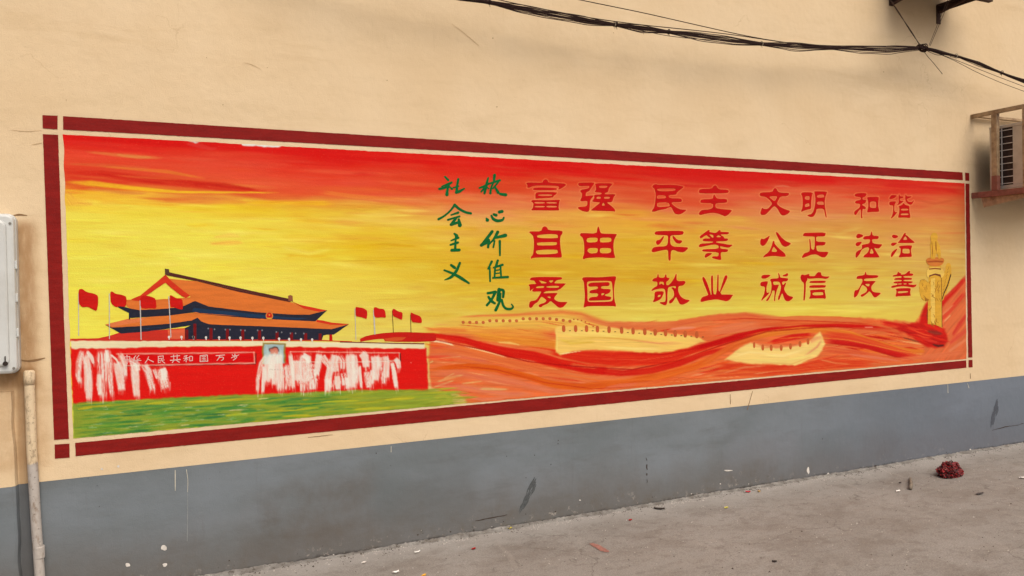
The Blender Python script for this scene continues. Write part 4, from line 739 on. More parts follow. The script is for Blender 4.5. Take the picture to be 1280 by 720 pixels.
me.polygons.add(len(q)); me.polygons.foreach_set('loop_start', (np.arange(len(q))*4).astype(np.int32)); me.polygons.foreach_set('loop_total', np.full(len(q), 4, np.int32))
me.update(calc_edges=True)
att = me.color_attributes.new('pigment', 'FLOAT_COLOR', 'POINT')
att.data.foreach_set('color', np.concatenate([colr, np.ones((len(colr), 1))], 1).astype(np.float32).ravel())
t = NT('mural_paint'); a = t.n('ShaderNodeAttribute', attribute_name='pigment')
fine = t.ramp(t.noise(60, 5, .7, stretch=(.25, 1, 2.6)), .3, .7)
c = t.mix(t.math('MULTIPLY', fine, .07), a.outputs['Color'], t.mix(1.0, a.outputs['Color'], (.80, .74, .66, 1), 'MULTIPLY'))
c = t.mix(t.math('MULTIPLY', t.ramp(t.noise(160, 3, .6, off=3), .62, .72), .06), c, lin(230, 205, 150))
me.materials.append(t.done(c, t.ramp(t.noise(7, 4), .3, .7, .55, .7), t.bump(t.noise(3, 3, .5), .006, 1, t.bump(t.noise(55, 5, .65, stretch=(.22, 1, 2.4)), .0009, 1, t.bump(t.noise(170, 3, .6), .0014))), .10))
mural = link(bpy.data.objects.new('mural', me), wall)
tag(mural, 'painted mural of a red and yellow sunset, a gate tower, ramparts, a carved column and red lettering')
del img

# ------------------------------------------------------------------ crisp painted shapes over the mural
def chaikin(P, k=.22, it=1):
    for _ in range(it):
        out = []
        n = len(P)
        for i in range(n):
            a = np.array(P[i], float); b = np.array(P[(i+1) % n], float); out += [tuple(a*(1-k)+b*k), tuple(a*k+b*(1-k))]
        P = out
    return P
def wob(P, amp=.25, step=4.0, sd=0):
    out = []; n = len(P)
    for i in range(n):
        a = np.array(P[i], float); b = np.array(P[(i+1) % n], float); L = np.hypot(*(b-a)); m_ = max(1, int(L/step))
        for k in range(m_):
            p = a+(b-a)*k/m_; q_ = Vector((p[0]*.35, p[1]*.35, sd)); out.append((p[0]+amp*mnoise.noise(q_), p[1]+amp*mnoise.noise(q_+Vector((9, 9, 9)))))
    return out
def shapes_obj(name, shapes, parent, label=None, off=.0022, mats=None):
    """shapes: (outer, holes, material, [lift]) in drawing units -> one mesh of flat paint on the wall"""
    vs = []; fs = []; fm = []; ml = []
    for s_ in shapes:
        outer, holes, mt = s_[:3]; lift = s_[3] if len(s_) > 3 else 0.0
        loops = [outer]+list(holes)
        flat = [p for L in loops for p in L]
        pts = W(np.array([p[0] for p in flat]), np.array([p[1] for p in flat]), 0.0); pts[:, 1] = -(off+lift)
        tri = tessellate_polygon([[Vector((p[0], p[1], 0)) for p in L] for L in loops])
        n = len(vs); vs += [(x-3.0, y, z) for x, y, z in pts]
        if mt not in ml: ml.append(mt)
        for tr in tri:
            a_, b_, c_ = (pts[i] for i in tr); nn = (b_[0]-a_[0])*(c_[2]-a_[2])-(b_[2]-a_[2])*(c_[0]-a_[0])
            if abs(nn) < 1e-12: continue
            tr = tuple(tr) if nn > 0 else tuple(tr)[::-1]
            fs.append(tuple(i+n for i in tr)); fm.append(ml.index(mt))
    o = mesh_obj(name, vs, fs, None, parent, mats=ml, fm=fm)
    if label: o['label'] = label
    return o
RED = paint((196, 10, 8)); MAROON = paint((138, 26, 22), .12); GREEN = paint((6, 100, 46), .12); FLAG = paint((204, 20, 14))
ORG = paint((222, 118, 48)); ORG2 = paint((226, 124, 70)); NAVY = paint((36, 38, 54)); BLUE = paint((30, 54, 84)); DBRN = paint((86, 40, 34)); CHEV = paint((212, 52, 26))
COLR = paint((120, 16, 20)); DOTW = paint((226, 220, 214)); DOTG = paint((120, 122, 130)); GOLD = paint((222, 168, 56)); GOLDO = paint((212, 124, 52)); PINK = paint((230, 190, 182))
rows = ['top', 'middle', 'bottom']
for i, (nm, T, sh) in enumerate(CH):
    shapes_obj('painted_character', [(chaikin(T(o_)), [chaikin(T(h)) for h in hs], RED) for o_, hs in sh], mural, 'large red brush character read ' + nm)

def ribbon(pts, s=1.0, ends=5):
    """outline of a stroke given as (x, y, radius)"""
    P = np.array(pts, float)
    if len(P) > 2:                              # smooth the path
        t0 = np.linspace(0, 1, len(P)); t1 = np.linspace(0, 1, len(P)*3)
        P = np.stack([np.interp(t1, t0, P[:, k]) for k in range(3)], -1)
        for _ in range(2): P[1:-1] = (P[:-2]+2*P[1:-1]+P[2:])/4
    d = np.gradient(P[:, :2], axis=0); d /= np.linalg.norm(d, axis=1)[:, None]+1e-9; nrm = np.stack([-d[:, 1], d[:, 0]], -1)
    Lf = P[:, :2]+nrm*P[:, 2:3]; Rt = P[:, :2]-nrm*P[:, 2:3]
    def cap(c, r, d_, n_): return [tuple(c+r*(math.cos(a)*n_+math.sin(a)*d_)) for a in np.linspace(0, math.pi, ends+2)[1:-1]]
    return [tuple(p) for p in Lf]+cap(P[-1, :2], P[-1, 2], d[-1], nrm[-1])+[tuple(p) for p in Rt[::-1]]+cap(P[0, :2], P[0, 2], -d[0], -nrm[0])
def strokes_char(T, sts, mat, nm, label, rs=1.0, lift=.00012):
    out = []
    for k, st in enumerate(sts):
        xy = T([(p[0], p[1]) for p in st]); s_ = (T([(0, 0)])[0][0]-T([(1, 0)])[0][0]); s_ = abs(s_)
        out.append((ribbon([(x, y, p[2]*s_*rs) for (x, y), p in zip(xy, st)]), [], mat, k*lift))
    return shapes_obj(nm, out, mural, label, .0022)
TA = fr((540, 215), 4.966); TB = fr((595, 215), 4.0)
G = [('she', TA, [[(80,30,4),(100,50,5)],[(60,90,3),(85,80,4),(120,66,5)],[(118,66,4),(85,98,5),(45,105,5)],[(105,78,4),(95,110,5),(92,140,7)],[(108,92,3),(124,106,4)],[(162,45,5),(155,85,5),(152,125,6)],[(130,98,3),(165,88,3)],[(150,126,6),(172,120,6),(200,102,3)]]),
     ('hui', TA, [[(140,205,5),(115,240,4),(75,275,4),(40,293,5)],[(140,205,6),(170,232,5),(210,252,5),(240,257,5)],[(118,267,3),(162,252,5)],[(98,297,4),(140,284,4),(170,276,4)],[(150,285,5),(120,325,6)],[(118,326,6),(165,312,5)],[(165,295,5),(172,330,8)]]),
     ('zhu', TA, [[(138,383,4),(152,396,7)],[(118,426,3),(162,408,5)],[(114,452,4),(160,438,5)],[(147,400,4),(143,480,5)],[(122,486,6),(168,484,6)]]),
     ('yi', TA, [[(118,578,5),(140,594,6)],[(172,565,5),(155,610,6),(120,655,6),(78,670,2)],[(76,610,4),(130,630,5),(175,655,7),(228,690,4)]]),
     ('he', TB, [[(16,80,3),(40,72,4),(62,59,4)],[(60,30,3),(50,70,5),(42,106,4)],[(46,74,4),(26,98,3)],[(50,72,3),(64,84,2)],[(92,16,5),(89,46,4)],[(66,58,3),(118,42,4)],[(92,45,3),(75,75,3),(71,106,4)],[(110,52,3),(84,82,3)],[(92,72,3),(110,102,5)],[(120,110,4),(148,114,5)]]),
     ('xin', TB, [[(52,232,3),(56,240,6)],[(76,218,3),(84,236,5),(108,246,5),(135,240,4),(138,228,3)],[(88,212,4),(100,216,5)],[(116,200,5),(130,197,5)]]),
     ('jia', TB, [[(80,298,5),(56,330,5),(28,364,4)],[(62,346,6),(26,366,5)],[(64,340,4),(60,376,4)],[(108,300,5),(90,335,4),(62,365,2)],[(100,328,4),(146,317,6)],[(92,345,3),(86,376,3)],[(118,345,4),(119,416,3)]]),
     ('zhi', TB, [[(78,448,4),(60,484,3)],[(68,478,3),(70,546,3)],[(108,443,4),(99,472,4)],[(88,478,3),(132,464,4)],[(95,478,3),(92,525,3)],[(122,475,3),(125,525,3)],[(95,492,2),(122,488,2)],[(95,508,2),(122,504,2)],[(84,529,3),(158,525,4)]]),
     ('guan', TB, [[(58,606,4),(96,600,5)],[(96,600,5),(80,635,4),(54,666,4)],[(62,625,4),(75,645,5),(93,656,4)],[(115,588,6),(108,640,5)],[(115,588,4),(138,590,5),(135,625,4)],[(122,608,3),(118,650,4),(98,690,5)],[(128,640,4),(135,670,4),(150,685,4),(175,686,4),(188,674,3),(176,661,2)]])]
for nm, T, st in G:
    strokes_char(T, st, GREEN, 'painted_character', 'small green handwritten character read ' + nm, 1.6)
TS = fr((140, 430), 6.737)
SL = [('zhong', [[(104,108,2.5),(150,106,2.5)],[(106,108,2.5),(108,135,2.5)],[(148,106,2.5),(146,134,2.5)],[(106,134,2.5),(146,133,2.5)],[(126,92,3),(128,168,3)]]),
      ('hua', [[(200,98,2.5),(180,122,2.5)],[(190,112,2.5),(190,136,2.5)],[(226,96,3),(208,118,2.5)],[(208,112,2.5),(212,132,2.5),(234,124,2.5)],[(182,142,3),(244,138,3)],[(212,130,3),(212,168,3)]]),
      ('ren', [[(308,108,3),(298,134,3),(278,160,3)],[(304,128,3),(328,140,3),(348,150,4)]]),
      ('min', [[(388,104,3),(432,100,3)],[(432,100,2.5),(430,122,2.5)],[(390,122,2.5),(432,120,2.5)],[(390,104,3),(390,158,3)],[(390,158,2.5),(412,150,2.5)],[(392,138,2.5),(440,134,2.5)],[(414,122,2.5),(424,146,2.5),(444,160,3)]]),
      ('gong', [[(496,106,3),(570,98,3)],[(518,92,3),(520,134,3)],[(548,90,3),(548,132,3)],[(492,138,3.5),(574,130,3.5)],[(520,140,3),(508,156,3)],[(544,138,3),(566,152,3.5)]]),
      ('he', [[(632,96,3),(608,104,3)],[(602,120,3),(646,114,3)],[(624,100,3),(624,150,3)],[(622,122,2.5),(606,142,2.5)],[(628,122,2.5),(640,134,2.5)],[(654,104,3),(654,142,3)],[(654,104,3),(678,102,3),(676,138,3)],[(654,142,3),(678,138,3)]]),
      ('guo', [[(742,98,3),(742,146,3)],[(742,98,3),(802,92,3)],[(802,92,3),(806,146,3)],[(742,148,3),(806,144,3)],[(756,108,2.5),(790,106,2.5)],[(758,122,2.5),(788,120,2.5)],[(756,136,2.5),(792,134,2.5)],[(774,108,2.5),(774,136,2.5)]]),
      ('wan', [[(876,98,3),(948,92,3)],[(906,98,3),(900,120,3),(884,138,3)],[(904,112,3),(940,108,3),(936,132,3.5),(920,138,3)]]),
      ('sui', [[(1034,84,3),(1036,98,3)],[(1012,88,2.5),(1014,100,2.5),(1060,96,2.5)],[(1060,96,2.5),(1068,90,2.5)],[(1034,102,3),(1006,116,3)],[(1026,106,2.5),(1056,102,2.5),(1044,120,2.5),(1020,136,3)],[(1030,112,2.5),(1036,120,2.5)]])]
for nm, st in SL:
    strokes_char(TS, st, PINK, 'painted_character', 'tiny pale character read %s on the red board of the painted gate' % nm, 1.15)

# border bars (irregular hand-masked edges)
def quad(a, b, c, d): return [a, b, c, d]
BRD = [[(53.2, 144), (72, 144.6), (72, 161.8), (53.4, 160.6)],
       [(79, 145.2), (640, 180.4), (1203, 215.4), (1203.4, 225.3), (640, 193), (79, 162)],
       [(1206, 215.8), (1211, 216.2), (1211.4, 226.2), (1206.4, 225.8)],
       [(53.6, 167.6), (72.6, 168.6), (75, 235), (80, 400), (86.3, 548.6), (67.6, 549.6)],
       [(68.2, 555.6), (86.8, 554.4), (87.2, 572), (68.6, 573.2)],
       [(94, 553.6), (640, 501.2), (1207.4, 450.4), (1207.8, 459.6), (640, 517), (94.6, 570.2)],
       [(1206.6, 229.4), (1211.4, 229.6), (1215.2, 446.6), (1210, 447)],
       [(1210.4, 450), (1215.4, 449.6), (1215.6, 459), (1210.6, 459.4)]]
for k, b in enumerate(BRD):
    shapes_obj('border_bar', [(wob(b, .34, 4.0, k), [], MAROON)], mural, 'dark red painted border bar' if k == 1 else None)

# flags
Zb = lambda L: [(80+x/5.333, 320+y/5.333) for x, y in L]
Zc = lambda L: [(240+x/5.333, 330+y/5.333) for x, y in L]
Zf = lambda L: [(425+x/10.28, 370+y/10.28) for x, y in L]
STAFF = paint((196, 192, 186)); STAFFD = paint((80, 40, 30))
FL = [(Zb([(97,222),(122,218),(150,240),(200,250),(228,265),(228,320),(218,368),(190,355),(160,338),(120,342),(98,315)]), Zb([(97,250),(98,530)]), 1.0, STAFF),
      (Zb([(308,240),(320,235),(345,252),(385,258),(418,272),(415,340),(370,335),(345,342),(312,315)]), Zb([(302,252),(303,552)]), 1.0, STAFF),
      (Zb([(508,272),(540,262),(580,270),(612,285),(618,352),(570,348),(545,352),(510,345)]), Zb([(507,275),(514,555)]), 1.3, STAFF),
      (Zb([(704,265),(712,260),(750,282),(788,285),(794,330),(790,358),(760,352),(735,342),(708,340)]), Zb([(698,270),(713,540)]), 1.1, STAFF),
      (Zf([(195,138),(240,145),(300,155),(345,185),(350,220),(342,298),(300,280),(250,268),(200,262)]), Zf([(190,160),(203,560)]), .8, STAFF),
      (Zf([(430,148),(460,142),(500,162),(560,165),(580,200),(590,282),(530,272),(470,280),(435,262)]), Zf([(432,180),(446,488)]), 1.6, STAFF),
      (Zf([(670,168),(700,166),(740,195),(800,210),(802,260),(795,308),(740,285),(675,255)]), Zf([(670,190),(684,468)]), .7, STAFFD),
      (Zf([(905,205),(940,225),(980,240),(1030,260),(1050,300),(1048,348),(990,342),(930,338),(910,300)]), Zf([(905,240),(911,468)]), .7, STAFFD)]
for k, (f, s_, w, mt) in enumerate(FL):
    shapes_obj('painted_flagpole', [(ribbon([(s_[0][0], s_[0][1], w/2), ((s_[0][0]+s_[1][0])/2, (s_[0][1]+s_[1][1])/2, w/2), (s_[1][0], s_[1][1], w/2)]), [], mt)], mural, off=.0034)
    shapes_obj('painted_flag', [(chaikin(f, .2), [], FLAG)], mural, off=.0038)
# gate tower
RWALL = paint((204, 48, 34)); RWALL2 = paint((222, 98, 62))
sh = [(Zb([(50,552),(230,548),(300,532),(380,508),(560,500),(720,486),(810,480),(810,566),(50,562)]), [], RWALL, 0), (Zb([(690,494),(806,484),(806,552),(700,552)]), [], RWALL2, .0002)]
shapes_obj('painted_tower_base', [(wob(a, .3), h, m_, l) for a, h, m_, l in sh], mural, off=.0022)
hall = [(231, 410), (247, 403), (300, 405), (340, 407), (400, 411), (417, 416), (404, 419.5), (402, 425.8), (231, 425.5)]
hs = [(hall, [], NAVY, 0), ([(231, 424.2), (330, 424.4), (402, 425), (440, 426.6), (440, 427.6), (402, 426.2), (231, 426)], [], CHEV, .0002), ([(411.5, 418), (415, 418), (415.6, 426.6), (411.6, 426.4)], [], RED, .0001)]
for i, x in enumerate([233.5, 243.6, 263.8, 284.2, 303.4, 324.4, 346.3, 364.3, 382, 400]):
    tp = [412, 404.5, 410, 411, 412, 413, 415, 415.5, 416.5, 417][i]; hs.append(([(x-1.9, tp), (x+1.8, tp), (x+1.9, 425), (x-2, 425)], [], COLR, .0003))
shapes_obj('painted_hall', [(wob(a, .2), h, m_, l) for a, h, m_, l in hs], mural, 'dark blue painted hall front with red columns', off=.0024)
def disc(x, y, r, n=8): return [(x+r*math.cos(2*math.pi*k/n), y+r*1.15*math.sin(2*math.pi*k/n)) for k in range(n)]
L = []
for x, y in Zb([(700,540),(783,540),(862,540)])+Zc([(10,487),(93,490),(180,490),(250,492),(323,492),(402,493),(475,493),(580,498),(647,501),(726,503),(800,504)]): L.append((disc(x, y, 1.5), [], DOTW, 0)); L.append((disc(x+.2, y+2.4, .8), [], DOTW, 0))
for x, y in Zc([(108,430),(150,435),(222,437),(253,437),(325,441),(353,443),(437,442),(467,442),(562,453),(597,455),(655,462),(690,462),(745,463)]): L.append((disc(x, y, 1.0), [], DOTG, 0))
tag(shapes_obj('painted_lanterns', L, mural, 'row of tiny white and grey dots along the painted hall', off=.0029))
low_dark = Zb([(272,458),(320,474),(500,465),(700,450),(850,426),(888,405),(930,436),(1000,457),(1280,461)])+Zc([(430,410),(930,432),(1046,401),(945,470),(880,472),(860,458),(400,434),(100,416),(37,400)])+Zb([(880,452),(850,462),(700,484),(560,502),(380,517)])
low = Zb([(275,456),(420,420),(600,403),(860,378),(880,371),(905,378),(1280,406)])+Zc([(400,357),(650,371),(825,379),(930,390),(1046,401),(930,434),(430,413),(200,406),(110,400),(60,382),(37,357)])+Zb([(850,429),(700,451),(500,467),(320,477)])
shapes_obj('painted_eave', [(wob(low_dark, .25), [], NAVY), (wob(Zb([(340,498),(560,484),(700,470),(830,455),(700,468),(560,480)]), .1), [], BLUE, .0002)], mural, off=.0026)
shapes_obj('painted_roof', [(wob(low, .25), [], ORG), (wob(Zc([(828,372),(870,376),(930,390),(1046,400),(1000,406),(920,404),(830,386)]), .2), [], CHEV, .0002), (wob(Zb([(275,458),(420,422),(560,408),(500,440),(330,470)]), .2), [], ORG2, .0002)], mural, 'lower orange painted roof of the gate tower', off=.0028)
up_dark = Zb([(310,300),(350,322),(440,350),(520,358),(620,353),(740,343),(820,323),(872,298),(920,316),(1000,328),(1280,359)])+Zc([(110,281),(400,316),(650,335),(780,336),(902,307),(822,382),(650,374),(400,362),(0,328)])+Zb([(1280,408),(900,380),(880,373),(700,397),(440,413),(441,424),(432,424),(432,380),(365,345)])
shapes_obj('painted_eave', [(wob(up_dark, .2), [], NAVY), (wob(Zc([(10,292),(200,312),(400,332),(600,352),(780,362),(700,370),(400,356),(0,318)]), .3), [], BLUE, .0002)], mural, off=.003)
up = Zb([(690,128),(1280,252)])+Zc([(0,108),(300,180),(640,248),(672,258),(740,295),(860,306),(895,310),(780,338),(650,336),(400,318),(110,283),(20,246)])+Zb([(862,304),(800,332),(740,345),(620,355),(500,360),(440,350),(418,335),(415,292),(460,290),(620,290),(840,276),(842,264),(730,200)])
ridge = Zb([(676,104),(702,108),(1000,175),(1280,238)])+Zc([(0,92),(300,158),(640,230),(672,243),(650,254),(300,184),(0,106)])+Zb([(1280,252),(1000,190),(690,130),(672,122)])
chev = Zb([(676,124),(720,170),(800,235),(842,264),(812,280),(785,268),(725,222),(675,178),(610,222),(540,270),(500,300),(450,295),(450,288),(510,262),(600,188)])
shapes_obj('painted_roof', [(wob(up, .25), [], ORG), (wob(Zc([(660,246),(720,272),(860,301),(897,308),(850,318),(745,298)]), .2), [], CHEV, .0002),
    (wob(chev, .2), [], CHEV, .0003), (wob(ridge, .2), [], DBRN, .0004), (Zb([(672,84),(700,88),(704,126),(674,122)]), [], paint((90, 62, 46)), .0005), (Zc([(640,212),(654,206),(670,212),(672,250),(642,246)]), [], paint((150, 88, 60)), .0005)], mural, 'upper orange painted roof with brown ridge', off=.0032)
ec = Zc([(515, 345)])[0]
star = [(ec[0]+(1.5 if k % 2 == 0 else .6)*math.sin(k*math.pi/5), ec[1]-1.0-(1.5 if k % 2 == 0 else .6)*math.cos(k*math.pi/5)) for k in range(10)]
shapes_obj('painted_emblem', [(disc(*ec, 4.7, 16), [], paint((206, 120, 56)), 0), (disc(ec[0], ec[1]-.3, 3.3, 14), [], paint((196, 26, 20)), .0002), (star, [], GOLD, .0004), (Zc([(503,358),(527,358),(530,366),(500,366)]), [], GOLD, .0004)], mural, 'small round red and gold emblem on the painted roof edge', off=.0042)
# ribbon end next to the tower
shapes_obj('painted_ribbon', [(wob(chaikin(Zf([(258,548),(330,515),(440,492),(560,475),(700,464),(880,464),(1000,470),(1234,490),(1234,580),(1000,590),(700,588),(575,580),(560,548),(420,560),(300,580),(260,590)]), .12), .2), [], paint((198, 24, 14), .05)), (wob(Zf([(572,548),(700,530),(850,530),(800,568),(700,584),(575,582)]), .2), [], paint((210, 80, 34)), .0002)], mural, off=.0026)
shapes_obj('painted_parapet', [(wob(Zf([(0,583),(300,592),(700,602),(1080,606),(1082,620),(700,612),(300,602),(0,596)]), .15), [], paint((130, 36, 30)))], mural, off=.003)
# rampart notches
NT_ = paint((198, 96, 48)); NTD = paint((110, 74, 40)); L = []
for k, x in enumerate([20, 88, 150, 212, 278, 350, 415, 482, 541, 600, 655, 712, 778]):
    y = 178+max(0, x-150)**1.12*.026; c_ = A7(x, y); L.append((chaikin([A7(x-10, y-12), A7(x+9, y-12), A7(x+11, y+26), A7(x-9, y+28)], .25), [], NT_)); L.append(([A7(x+30, y+18), A7(x+40, y+17), A7(x+40, y+22), A7(x+30, y+22)], [], NTD, .0002))
for x, y in [(1105, 268)]: L.append((chaikin([A7(x-6, y-6), A7(x+6, y-6), A7(x+6, y+28), A7(x-6, y+28)], .25), [], NT_))
for x, y in [(60, 282), (108, 284), (165, 284), (218, 276), (272, 262), (318, 248)]: L.append((chaikin([A8(x-8, y-6), A8(x+8, y-6), A8(x+8, y+28), A8(x-7, y+28)], .25), [], NT_))
for k in range(17):
    x = 450+k*38; y = 142-abs(k-9)*.2+(10 if k < 4 else 0) - (12 if k > 8 else 0)+max(0, k-13)*5; L.append((chaikin([A6(x-10, y-8), A6(x+8, y-10), A6(x+10, y+8), A6(x-7, y+9)], .25), [], paint((200, 104, 56))))
for k in range(6):
    x = 1080+k*22; y = 132+k*k*1.6; L.append(([A6(x-4, y-3), A6(x+4, y-3), A6(x+5, y+5), A6(x-3, y+5)], [], NT_))
shapes_obj('painted_rampart_notches', L, mural, 'orange notches along the painted yellow ramparts', off=.0022)
# carved column
Zp = lambda L: [(1120+x/4.24, 280+y/4.24) for x, y in L]
GL = paint((236, 196, 92)); GD = paint((168, 112, 36)); L = []
L.append((chaikin(Zp([(124,302),(134,294),(154,294),(174,314),(178,360),(176,402),(150,410),(130,392),(120,345)])), [], GD, 0)); L.append((chaikin(Zp([(126,306),(134,296),(146,300),(154,296),(174,316),(177,360),(174,402),(158,402),(150,409),(140,396),(130,390),(128,372),(120,356),(124,338),(118,322)]), .2), [], GOLD, .00012))
L.append((chaikin(Zp([(232,408),(226,320),(240,296),(238,282),(252,272),(250,256),(262,244),(260,226),(270,206),(286,208),(291,226),(293,268),(284,300),(284,322),(272,338),(270,362),(256,378),(250,404)]), .2), [], GOLD, 0))
L.append((Zp([(288,262),(292,270),(274,328),(254,372),(244,402),(240,402),(252,362),(270,322)]), [], paint((70, 46, 30)), .0001))
L.append((Zp([(167,530),(168,400),(172,268),(239,268),(242,400),(244,550),(222,540),(205,534)]), [], GOLD, .0003)); L.append((Zp([(237,284),(240,284),(243,400),(245,548),(241,546),(240,400)]), [], paint((120, 74, 30)), .00036)); L.append((Zp([(150,390),(172,398),(172,406),(152,410)]), [], GD, .00034))
L.append((Zp([(182,400),(184,290),(205,285),(205,530),(184,520)]), [], GL, .0004))
for k in range(26):
    x = 180+random.random()*50; y = 300+random.random()*230; L.append((ribbon([(*Zp([(x, y)])[0], .22), (*Zp([(x+random.uniform(-8, 8), y+9)])[0], .4), (*Zp([(x+random.uniform(-6, 12), y+18)])[0], .15)]), [], GD, .0005+k*.00003))
for k in range(12):
    x = 132+random.random()*30; y = 310+random.random()*80; L.append((ribbon([(*Zp([(x, y)])[0], .15), (*Zp([(x+6, y+8)])[0], .28), (*Zp([(x+3, y+16)])[0], .15)]), [], GD, .0003+k*.00003))
for k in range(8):
    x = 246+k*4; y = 370-k*18; L.append((ribbon([(*Zp([(x-4, y)])[0], .15), (*Zp([(x+2, y-6)])[0], .28), (*Zp([(x+4, y-16)])[0], .15)]), [], GD, .0002+k*.00003))
L.append((chaikin(Zp([(161,280),(160,254),(170,232),(205,226),(238,232),(254,254),(254,270),(240,288),(232,274),(205,266),(180,272),(170,286)])), [], GL, .0016))
L.append((Zp([(174,272),(205,262),(234,268),(236,284),(228,276),(205,270),(182,276),(174,284)]), [], paint((120, 60, 40)), .0018))
L.append((chaikin(Zp([(174,218),(205,222),(235,218),(238,236),(205,232),(172,236)])), [], GOLD, .0014))
L.append((chaikin(Zp([(156,198),(162,180),(205,175),(249,180),(255,198),(238,220),(205,226),(172,220)])), [], GOLDO, .0019))
L.append((chaikin(Zp([(182,184),(184,140),(178,112),(184,92),(180,68),(188,50),(202,45),(216,52),(219,72),(215,86),(229,112),(235,150),(234,184),(222,184),(219,160),(208,156),(206,184),(192,184)]), .18), [], GOLD, .0021))
L.append((Zp([(206,92),(211,92),(214,130),(212,150),(206,130)]), [], GD, .0023)); L.append((Zp([(186,92),(189,92),(194,150),(190,178)]), [], GD, .0023)); L.append((Zp([(162,196),(205,192),(248,196),(244,204),(205,202),(168,204)]), [], paint((176, 84, 34)), .0023)); L.append((Zp([(172,236),(205,232),(238,236),(236,242),(205,239),(174,242)]), [], paint((150, 84, 36)), .0023))
shapes_obj('painted_column', L, mural, 'tall golden carved column painted at the right end', off=.0022)

# ------------------------------------------------------------------ marks on the wall: drips, scuffs, cracks, chips
SC_D = simple('scuff', (76, 79, 80), .8, .2, 60, .001); DRIP = simple('paint_drip_cream', (190, 184, 168), .6); CRK = simple('crack_dark', (58, 44, 34), .95); CHIP = simple('chip_white', (206, 200, 192), .8)
TAPE = simple('bare_plaster', (206, 176, 130), .85); BRN = simple('crack_brown', (128, 98, 66), .95)
def mark(nm, polys, mat, label=None, off=.0018, amp=.5, step=1.5):
    return shapes_obj(nm, [(wob(chaikin(p), amp, step, k), [], mat, k*.00012) for k, p in enumerate(polys)], wall, label, off)
def scuff(pts, mat, lab=None):
    out = []
    for k in range(22):
        q = random.random(); i = q*(len(pts)-1); j = min(int(i), len(pts)-2); f = i-j
        x = pts[j][0]*(1-f)+pts[j+1][0]*f; y = pts[j][1]*(1-f)+pts[j+1][1]*f; w = pts[j][2]*(1-f)+pts[j+1][2]*f
        dx, dy = pts[-1][0]-pts[0][0], pts[-1][1]-pts[0][1]; L_ = math.hypot(dx, dy); dx /= L_; dy /= L_; o_ = random.uniform(-w, w)*.8; h_ = random.uniform(4, 9)
        out.append(ribbon([(x-dy*o_-dx*h_, y+dx*o_-dy*h_, .25), (x-dy*o_, y+dx*o_, random.uniform(.7, 1.4)), (x-dy*o_*.7+dx*h_, y+dx*o_*.7+dy*h_, .25)]))
    return shapes_obj('scuff_mark', [(wob(p, .3, 1.5, k), [], mat, k*.00008) for k, p in enumerate(out)], wall, lab, .0004)
scuff([(667, 600, 2), (664, 612, 5), (658, 624, 5), (652, 634, 2)], SC_D, 'dark leaf shaped scuff on the grey base')
scuff([(1245, 506, 1.5), (1244, 516, 3.5), (1241, 528, 3)], simple('scuff2', (76, 80, 88), .8))
mark('paint_drip', [ribbon([(219, 588, .5), (219, 600, .6), (219, 613, .35)])], DRIP, amp=.1); mark('paint_drip', [ribbon([(233, 587, .4), (235, 600, .3), (234.5, 615, .3)])], DRIP, amp=.2); mark('paint_drip', [ribbon([(234.5, 616, .25), (234.5, 645, .35), (234, 676, .3)])], simple('drip_faint', (138, 140, 140), .7), amp=.2)
mark('paint_drip', [ribbon([(488.8, 558, .4), (488.8, 565, .35)])], DRIP, amp=.1)
mark('paint_drip', [ribbon([(1184.5, 480, .25), (1184.8, 491, .35)]), ribbon([(1209, 479, .2), (1211, 485, .35)])], DRIP, amp=.1)
for x, y, w, h in [(205, 685, 4.5, 4), (160, 706, 4.5, 3), (206, 706, 3.5, 3), (148, 583, 2, 2.2), (127.5, 586, 1.8, 1.8), (1035, 596, 3, 6), (1010, 588, 2, 5), (725, 625, 1, 1.2), (910, 588, 6, 1)]:
    n = 9; mark('paint_chip', [[(x+w*random.uniform(.5, 1.1)*math.cos(2*math.pi*k/n), y+h*random.uniform(.5, 1.1)*math.sin(2*math.pi*k/n)) for k in range(n)]], CHIP, amp=.4)
mark('hairline_crack', [ribbon([(385, 546.6, .25), (398, 545.4, .4), (416, 543.4, .2)])], BRN, amp=.3)
mark('hairline_crack', [ribbon([(15, 270, .4), (24, 268, 1.2), (34, 269.5, .4)])], BRN, amp=.3)
mark('hairline_crack', [ribbon([(24, 450, .5), (36, 451.5, 1.1), (46, 450, 1.4), (56, 447.5, .4)])], BRN, amp=.4)
mark('hairline_crack', [ribbon([(594, 651, .3), (612, 647.5, .6), (634, 643.5, .3)])], CRK, amp=.6); mark('hairline_crack', [ribbon([(1240, 538, .2), (1256, 533.5, .4), (1270, 532, .25), (1279, 529, .3)])], CRK, amp=.8)
mark('hairline_crack', [ribbon([(807.8, 572, .2), (808.2, 575, .5)]), ribbon([(808.3, 581, .6), (808.6, 587, .5)]), ribbon([(808.5, 592, .6), (808.5, 594, .4)]), ribbon([(808.7, 599, .2), (808.8, 603, .35)])], CRK, amp=.6)
for a_, b_ in (((912.6, 493), (912.8, 505)), ((1212.6, 467), (1212.8, 473)), ((808.4, 484.6), (808.6, 488)), ((940.6, 489), (934, 512))): mark('hairline_crack', [ribbon([(*a_, .3), (*b_, .35)])], BRN, amp=.2)
